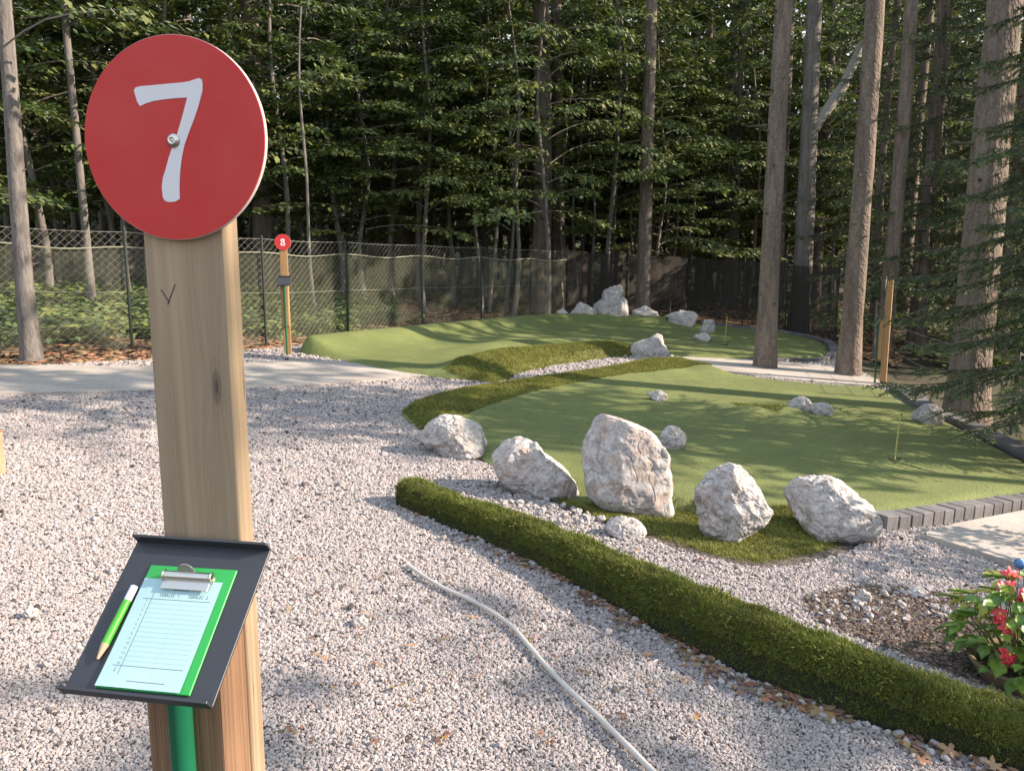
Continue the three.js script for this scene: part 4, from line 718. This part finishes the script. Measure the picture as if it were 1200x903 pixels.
// spruces on the right
const spruces = [spruceProto(341, { h: 8, from: 0.7, reach: 2.3, n: 84, dens: 1.05 }), spruceProto(342, { h: 11, from: 0.7, reach: 2.5, n: 90, dens: 1 })];
plant(spruces[0], 'spruce_tree', ...XZ(1255, 7.2), { turn: 0.5, s: 0.82, sy: 0.9, label: 'young spruce reaching its drooping boughs over the smooth kerb' });
plant(spruces[1], 'spruce_tree', ...XZ(1310, 6.7), { turn: 2.2, s: 0.78, sy: 0.75, label: 'young spruce with sweeping boughs at the bend of the smooth kerb' });
plant(spruces[1], 'spruce_tree', ...XZ(1085, 15.5), { turn: 1.9, label: 'dense young spruce filling the dark behind the thickest trunk' });
{ const r = rng(47); for (const [px, d] of [[1180, 14.5], [1030, 19], [1150, 18.5], [1290, 15], [1110, 22.5], [1215, 16.5]]) plant(spruces[Math.floor(r() * 2)], 'spruce_tree', ...XZ(px, d), { turn: r() * 6.28, s: 0.9 + r() * 0.4, label: 'dark young spruce standing deeper under the tall trunks', group: 'young spruces beyond the kerb' }); }
// trees to the right of the view: their trunks and crowns throw the streaks of shade on the greens and the sign
const shadeTree = [tallProto(351, { r0: 0.18, crown: 3.2, h: 10.5, n: 24, size: 0.2, reach: 2.2, dens: 4.5, leafMat: M.leafFar }), tallProto(352, { r0: 0.15, crown: 2.8, h: 9.5, n: 22, size: 0.18, reach: 2.0, dens: 4.5, leafMat: M.leafFar }), tallProto(353, { r0: 0.15, crown: 4.5, h: 11, n: 12, size: 0.18, reach: 2.0, dens: 2.6, leafMat: M.leafFar })];
const dense = [[8.6, 0.5], [12.2, 0.4], [8.5, -6.4], [11.5, -6.7], [14.5, -6.3], [10.5, -13.6], [13.5, -14.2], [16, -15.5], [11.5, -17]], loose = [[12.5, -4.9], [15.5, -5.2], [12, -12.6], [15, -12.9]];
dense.forEach(([x, z], i) => plant(shadeTree[i % 2], 'pine_tree', x, z, { turn: i * 1.3, s: i < 2 ? 0.95 : 0.92 + (i % 4) * 0.07, label: 'tall full-crowned tree in the wood beyond the kerb and spruces', group: 'full-crowned trees beyond the kerb' }));
loose.forEach(([x, z], i) => plant(shadeTree[2], 'pine_tree', x, z, { turn: i * 1.9, s: 0.92 + (i % 3) * 0.07, label: 'tall thin-crowned tree in the wood beyond the kerb and spruces', group: 'thin-crowned trees beyond the kerb' }));
plant(beechProto(361, { h: 1.7, from: 0.25, n: 26, reach: 0.9, size: 0.07, dens: 2.2, r0: 0.03 }), 'added_shrub', 4.3, -3.9, { label: 'unseen leafy shrub added to shade the gravel beyond the turf roll', category: 'shrub' });  // out of view, put in to shade the gravel beyond the turf roll
// the wood goes on beyond the frame on the path side
{ const r = rng(53); for (const [x, z] of [[-13.5, -7.5], [-15, -3], [-13, 0.5], [-16, 4]]) plant(farBeech[x % 2 ? 1 : 0], 'beech_tree', x, z, { turn: r() * 6.28, s: 0.75 + r() * 0.2, label: 'full leafy beech beyond the concrete path at the clearing side', group: 'beeches at the side of the clearing' }); }

// ---------------------------------------------------------------- ground cover
{
  const litter = [1, 2, 3].map((s) => { const r = rng(s * 5), g = new Geo(); for (let i = 0; i < 3; i++) { const a = r() * 6.28, o = V((r() - 0.5) * 0.12, r() * 0.02, (r() - 0.5) * 0.12), t = (r() - 0.3) * 0.7; g.leaf(o, V(Math.cos(a) * Math.cos(t), Math.sin(t), Math.sin(a) * Math.cos(t)), V(-Math.sin(a), (r() - 0.5) * 0.8, Math.cos(a)).normalize(), 0.07 + r() * 0.03, 0.045, [0.8 + r() * 0.4, 0.8 + r() * 0.4, 0.8 + r() * 0.4]); } return g.build(); });
  const r = rng(71), items = [];
  for (let i = 0; i < 26000; i++) { const px = -120 + r() * 1180, [fx] = [0], d0 = XZ(px, 1), a = Math.atan2(d0[0], -d0[1]), R = fenceR(a) - (px < 240 ? 1.15 : 0.55) + Math.pow(r(), 1.7) * 14, x = Math.sin(a) * R, z = -Math.cos(a) * R; void fx; if (inside(farGreen, x, z) || inside(pathLeft, x, z)) continue; items.push([V(x, ground(x, z) - 0.02, z), null, 0.8 + r() * 0.6, r() * 6.28]); }
  const mu = fillZone(mulch, 9000, 81).map(([x, z]) => [V(x, gy(x, z) - 0.004 + r() * 0.006, z), null, V(0.2 + r() * 0.2, 0.4, 0.08 + r() * 0.12), r() * 6.28]);
  const foot = []; for (let i = 0; i < 420; i++) { const t = Math.pow(r(), 0.6), { p, n } = rollAt(t * 0.9), o = -0.01 - r() * r() * 0.13 * (0.3 + t), x = p.x + n.x * o, z = p.z + n.z * o; if (fbm(x * 3, 7, z * 3, 2) < 0.05 - t * 0.25) continue; foot.push([V(x, gy(x, z) + 0.006, z), null, 0.25 + r() * 0.35, r() * 6.28]); }
  const spot = []; for (let i = 0; i < 110; i++) { const p = P(280 + r() * 560, 640 + r() * 250, 0.012); spot.push([p, null, 0.16 + r() * 0.22, r() * 6.28]); }
  const brown = (k) => { const c = [[0.24, 0.13, 0.07], [0.30, 0.18, 0.10], [0.17, 0.10, 0.065], [0.34, 0.22, 0.13]][Math.floor(r() * 4)]; return C(c[0] * k, c[1] * k, c[2] * k); };
  const lm = std({ vertexColors: true, roughness: 0.9 });
  scatter(null, 'leaf_litter', litter, lm, items, () => brown(0.95));
  scatter(null, 'bark_mulch', litter, lm, mu, () => { const t = 0.35 + r() * 0.9; return C(0.15 * t, 0.115 * t, 0.095 * t); });
  scatter(null, 'dry_leaf_scraps', litter, lm, foot.concat(spot), () => brown(0.72));
  const bit = (() => { const g = new Geo(); g.bar(V(-0.5, 0.03, 0), V(0.5, 0.03, 0.08), 0.05, 0.03, [1, 1, 1], 3); return g.build(); })(), bits = [];
  for (const [gr, h, n] of [[nearGreen, nearH, 26], [farGreen, farH, 6]]) for (const [x, z] of fillZone(gr, n, 83)) bits.push([V(x, h(x, z) + 0.004, z), null, 0.012 + r() * 0.03, r() * 6.28]);
  scatter(null, 'fallen_needles', [bit], M.stone, bits, () => brown(0.6));
  structure('mulch_bed', sheet(mulch, 0.12, (x, z) => gy(x, z) - 0.006 + 0.012 * fbm(x * 2, 3, z * 2, 2), () => [0.13, 0.095, 0.075]), M.floor);
  // ivy and low plants on the bank behind the net
  const ivy = [1, 2, 3].map((s) => { const q = rng(s * 9), g = new Geo(); for (let i = 0; i < 9; i++) { const a = q() * 6.28, o = V((q() - 0.5) * 0.3, 0.05 + q() * 0.16, (q() - 0.5) * 0.3), t = (q() - 0.6) * 1.1; g.leaf(o, V(Math.cos(a) * Math.cos(t), Math.sin(t), Math.sin(a) * Math.cos(t)), V(-Math.sin(a), (q() - 0.5) * 0.8, Math.cos(a)).normalize(), 0.075 + q() * 0.04, 0.065, leafColor(q)); } return g.build(); });
  const iv = []; for (let i = 0; i < 24000; i++) { const px = -200 + r() * 800, d0 = XZ(px, 1), a = Math.atan2(d0[0], -d0[1]), q = 0.5 + r() * 9, R = fenceR(a) + q, x = Math.sin(a) * R, z = -Math.cos(a) * R, keep = fbm(x * 0.5, 2, z * 0.5, 3) + (px < 330 ? 0.25 : px < 460 ? 0.05 : -0.3) - (q < 1.2 ? 0.25 : 0); if (keep < 0.02) continue; iv.push([V(x, ground(x, z) - 0.04, z), null, 0.8 + r() * 0.7, r() * 6.28]); }
  for (let i = 0; i < 2600; i++) { const px = 640 + r() * 620, d0 = XZ(px, 1), a = Math.atan2(d0[0], -d0[1]), R = fenceR(a) + 1.5 + r() * 11, x = Math.sin(a) * R, z = -Math.cos(a) * R; if (fbm(x * 0.5, 2, z * 0.5, 3) < 0.12) continue; iv.push([V(x, ground(x, z) - 0.04, z), null, 1 + r() * 0.9, r() * 6.28]); }
  scatter(null, 'ground_ivy', ivy, new THREE.MeshPhysicalMaterial({ vertexColors: true, roughness: 0.6, transmission: 0.25, thickness: 0 }), iv, () => { const t = 0.85 + r() * 0.5; return C(t, t, t); });
}

// ---------------------------------------------------------------- big dry leaves and the weed at the foot of the roll
function lobedLeaf(size, seed, curl) {
  const r = rng(seed), s = new THREE.Shape(), N = 40; for (let i = 0; i <= N; i++) { const a = i / N * 6.28318, lobe = 0.34 + 0.66 * Math.pow(Math.abs(Math.cos(a * 2.5 + 0.3 * Math.sin(a))), 1.6) * (0.75 + 0.25 * Math.cos(a - 3.14)) + (r() - 0.5) * 0.14, x = Math.sin(a) * lobe * size * 0.5, y = -Math.cos(a) * lobe * size * 0.5; if (i) s.lineTo(x, y); else s.moveTo(x, y); }
  const g = new THREE.ExtrudeGeometry(s, { depth: 0.0012, bevelEnabled: false }); rot(g, -Math.PI / 2, 0, 0); const p = g.attributes.position; for (let i = 0; i < p.count; i++) { const x = p.getX(i), z = p.getZ(i); p.setY(i, p.getY(i) + curl * (x * x + 0.5 * z * z) / size + 0.006 * n3(x * 30, seed, z * 30)); } g.computeVertexNormals(); return g;
}
const dry = [C(0.24, 0.15, 0.09), C(0.30, 0.20, 0.12), C(0.20, 0.10, 0.06)].map((c) => std({ color: c, roughness: 0.85 }));
[[1113, 884, 0.075, 'curled tan dry leaf leaning at the foot of the turf roll', -1.0, 0.5], [1165, 898, 0.08, 'broad pale brown dry leaf lying flat beside the turf roll', 0.7, 0.12], [1080, 892, 0.06, 'reddish brown dry leaf half buried in gravel by the roll', 0.8, 0.2], [993, 823, 0.06, 'upright tan dry leaf caught in the green weed', -0.8, 1.1], [530, 676, 0.035, 'small orange dry leaf near the open end of the hose', 0.6, 0.2], [890, 541, 0.035, 'small dark leaf alone on the shaded front green', 0.4, 0.1, 0.09], [380, 772, 0.04, 'small orange leaf on sunlit gravel right of the clipboard sign', 0.5, 0.15]].forEach(([px, py, s, label, curl, tilt, off = 0.014], i) => {
  const g = new THREE.Group(), p = P(px, py, off); part(g, 'blade', lobedLeaf(s, 400 + i, curl), dry[i % 3]); const st = new Geo(); st.bar(V(0, 0, s * 0.3), V(s * 0.12, 0.012, s * 0.75), 0.0012, 0.0008, [1, 1, 1], 5); part(g, 'stalk', st.build(), dry[2]);
  g.position.copy(p); g.position.y += s * 0.4 * Math.sin(tilt); g.rotation.set(tilt, i * 1.7, 0.1); tag(top(g, 'fallen_leaf'), label.replace(' right of the', ' beside the'), 'leaf');
});
{
  const g = new THREE.Group(), r = rng(91), mat = new THREE.MeshPhysicalMaterial({ color: C(0.10, 0.17, 0.06), roughness: 0.7, transmission: 0.2, thickness: 0 }), c = P(1012, 835);
  for (let i = 0; i < 13; i++) { const a = r() * 6.28, d = 0.03 + r() * 0.1, h = 0.03 + r() * 0.07, s = 0.035 + r() * 0.025, x = Math.cos(a) * d * 1.3, z = Math.sin(a) * d * 0.7; const l = part(g, 'leaf', lobedLeaf(s, 450 + i, -0.4), mat); l.position.set(x, h, z); l.rotation.set(0.5 + (r() - 0.5) * 0.9, r() * 6.28, (r() - 0.5) * 0.6); const st = new Geo(); st.bar(V(0, 0, 0), V(x, h, z), 0.0013, 0.001, [0.12, 0.16, 0.06], 4); part(g, 'stem', st.build(), M.twig); }
  g.position.copy(c); tag(top(g, 'weed'), 'low green weed with rounded leaves sprouting beside the turf roll', 'plant');
}

// ---------------------------------------------------------------- begonia in its planter
{
  const c = P(1200, 800), pot = new THREE.Group(), K = (l) => l.map(([a, b]) => new THREE.Vector2(a, b)); c.y = gy(c.x, c.z);
  part(pot, 'bowl', new THREE.LatheGeometry(K([[0, 0], [0.13, 0], [0.16, 0.02], [0.195, 0.075], [0.2, 0.085], [0.192, 0.09], [0.178, 0.085], [0.16, 0.06], [0, 0.055]]), 48), std({ color: C(0.62, 0.52, 0.36), roughness: 0.9, map: M.concrete.map }));
  part(pot, 'soil', new THREE.CylinderGeometry(0.165, 0.165, 0.012, 32), std({ color: C(0.035, 0.025, 0.018), roughness: 1 })).position.y = 0.066;
  pot.position.copy(c); tag(top(pot, 'planter'), 'low tan planter bowl behind the end of the turf roll', 'planter');
  const g = new THREE.Group(), r = rng(97), stems = new Geo();
  const leafMat = [C(0.12, 0.24, 0.04), C(0.18, 0.30, 0.04), C(0.34, 0.36, 0.045)].map((k) => new THREE.MeshPhysicalMaterial({ color: k, roughness: 0.4, transmission: 0.42, thickness: 0 }));
  const petal = new THREE.MeshPhysicalMaterial({ color: C(0.72, 0.05, 0.08), roughness: 0.5, transmission: 0.25, thickness: 0 }), centre = std({ color: C(0.6, 0.4, 0.03) });
  const ovate = (s, seed) => { const q = rng(seed), nU = 8, nV = 6, pos = [], idx = []; for (let i = 0; i <= nU; i++) for (let j = 0; j <= nV; j++) { const t = i / nU, w = s * 0.36 * Math.sin(Math.pow(t, 0.75) * Math.PI) + 0.0005, v = j / nV * 2 - 1; pos.push(v * w * (1 + 0.12 * Math.sin(t * 14)), 0.16 * s * (v * v) * 0.8 - 0.28 * s * t * t + 0.012 * s * Math.sin(t * 17 + v * 3 + q()), t * s); if (i && j) { const a = (i - 1) * (nV + 1) + j - 1, b = a + nV + 1; idx.push(a, a + 1, b, a + 1, b + 1, b); } } const m = new THREE.BufferGeometry(); m.setAttribute('position', new THREE.Float32BufferAttribute(pos, 3)); m.setIndex(idx); m.computeVertexNormals(); return m; };
  const shapes = [1, 2, 3].map((k) => ovate(1, k));
  for (let i = 0; i < 270; i++) {
    const a = r() * 6.28, t = Math.pow(r(), 0.8), rad = (0.05 + 0.19 * Math.sin(Math.PI * (0.25 + t * 0.6))) * (0.35 + r() * 0.75), x = Math.cos(a) * rad, z = Math.sin(a) * rad, y = 0.085 + t * 0.32, l = part(g, 'leaf', shapes[i % 3], leafMat[t > 0.6 ? Math.floor(r() * 3) : Math.floor(r() * 2)]), s = 0.04 + r() * 0.045; l.scale.setScalar(s); l.position.set(x, y, z); l.rotation.set(0.2 + (r() - 0.5) * 1.1, Math.PI / 2 - a + (r() - 0.5) * 1.2, (r() - 0.5) * 0.8, 'YXZ');
    if (i % 3 === 0) stems.bar(V(x * 0.25, 0.05, z * 0.25), V(x, y, z), 0.0035, 0.002, [0.12, 0.13, 0.05], 5);
  }
  const pg = (() => { const m = new THREE.SphereGeometry(1, 8, 6); m.scale(0.55, 0.12, 1); m.translate(0, 0, 0.9); return m; })();
  const spots = [[-0.165, 0.30, 0.05], [-0.14, 0.275, 0.08], [-0.095, 0.385, -0.02], [-0.06, 0.37, 0.05], [-0.07, 0.25, 0.16], [-0.15, 0.17, 0.12], [0.0, 0.31, 0.12], [0.02, 0.29, 0.16], [0.005, 0.23, 0.17], [0.05, 0.20, 0.17], [0.06, 0.34, 0.1], [0.1, 0.3, 0.12], [0.13, 0.24, 0.1], [-0.02, 0.40, -0.1], [0.09, 0.4, -0.02]];
  for (const [x, y, z] of spots) for (let k = 0; k < 3; k++) { const fl = part(g, 'flower', new THREE.SphereGeometry(0.006, 8, 6), centre); fl.position.set(x + (r() - 0.5) * 0.035, y + (r() - 0.5) * 0.03, z + (r() - 0.5) * 0.03); fl.rotation.set(0.9 + (r() - 0.5), r() * 6, (r() - 0.5)); for (let q = 0; q < 5; q++) { const p = part(fl, 'petal', pg, petal); p.scale.setScalar(0.0135 + r() * 0.005); p.rotation.set(-0.35, q * 1.257, 0); } stems.bar(V(x * 0.6, y - 0.09, z * 0.6), fl.position, 0.002, 0.0015, [0.25, 0.09, 0.06], 4); }
  part(g, 'stems', stems.build(), M.twig);
  g.position.copy(c); tag(top(g, 'begonia'), 'begonia with red flowers and glossy green leaves in the low bowl', 'flower');
  const s = new THREE.Group(); const bl = part(s, 'ball', new THREE.SphereGeometry(0.022, 24, 16), std({ color: C(0.05, 0.14, 0.32), roughness: 0.15 })); bl.position.y = 0.40; const cap = part(s, 'cap', new THREE.SphereGeometry(0.0225, 24, 10, 0, 6.2832, 0, 0.9), M.white); cap.position.y = 0.40; cap.rotation.z = -0.9; const rod = part(s, 'rod', new THREE.CylinderGeometry(0.0025, 0.0025, 0.36, 8), M.steel); rod.position.y = 0.2;
  s.position.set(c.x + 0.0, c.y + 0.05, c.z - 0.09); tag(top(s, 'garden_stake'), 'blue and white ball on a thin rod among the begonia flowers', 'ornament');
}
camera.updateMatrixWorld();
renderer.render(scene, camera);
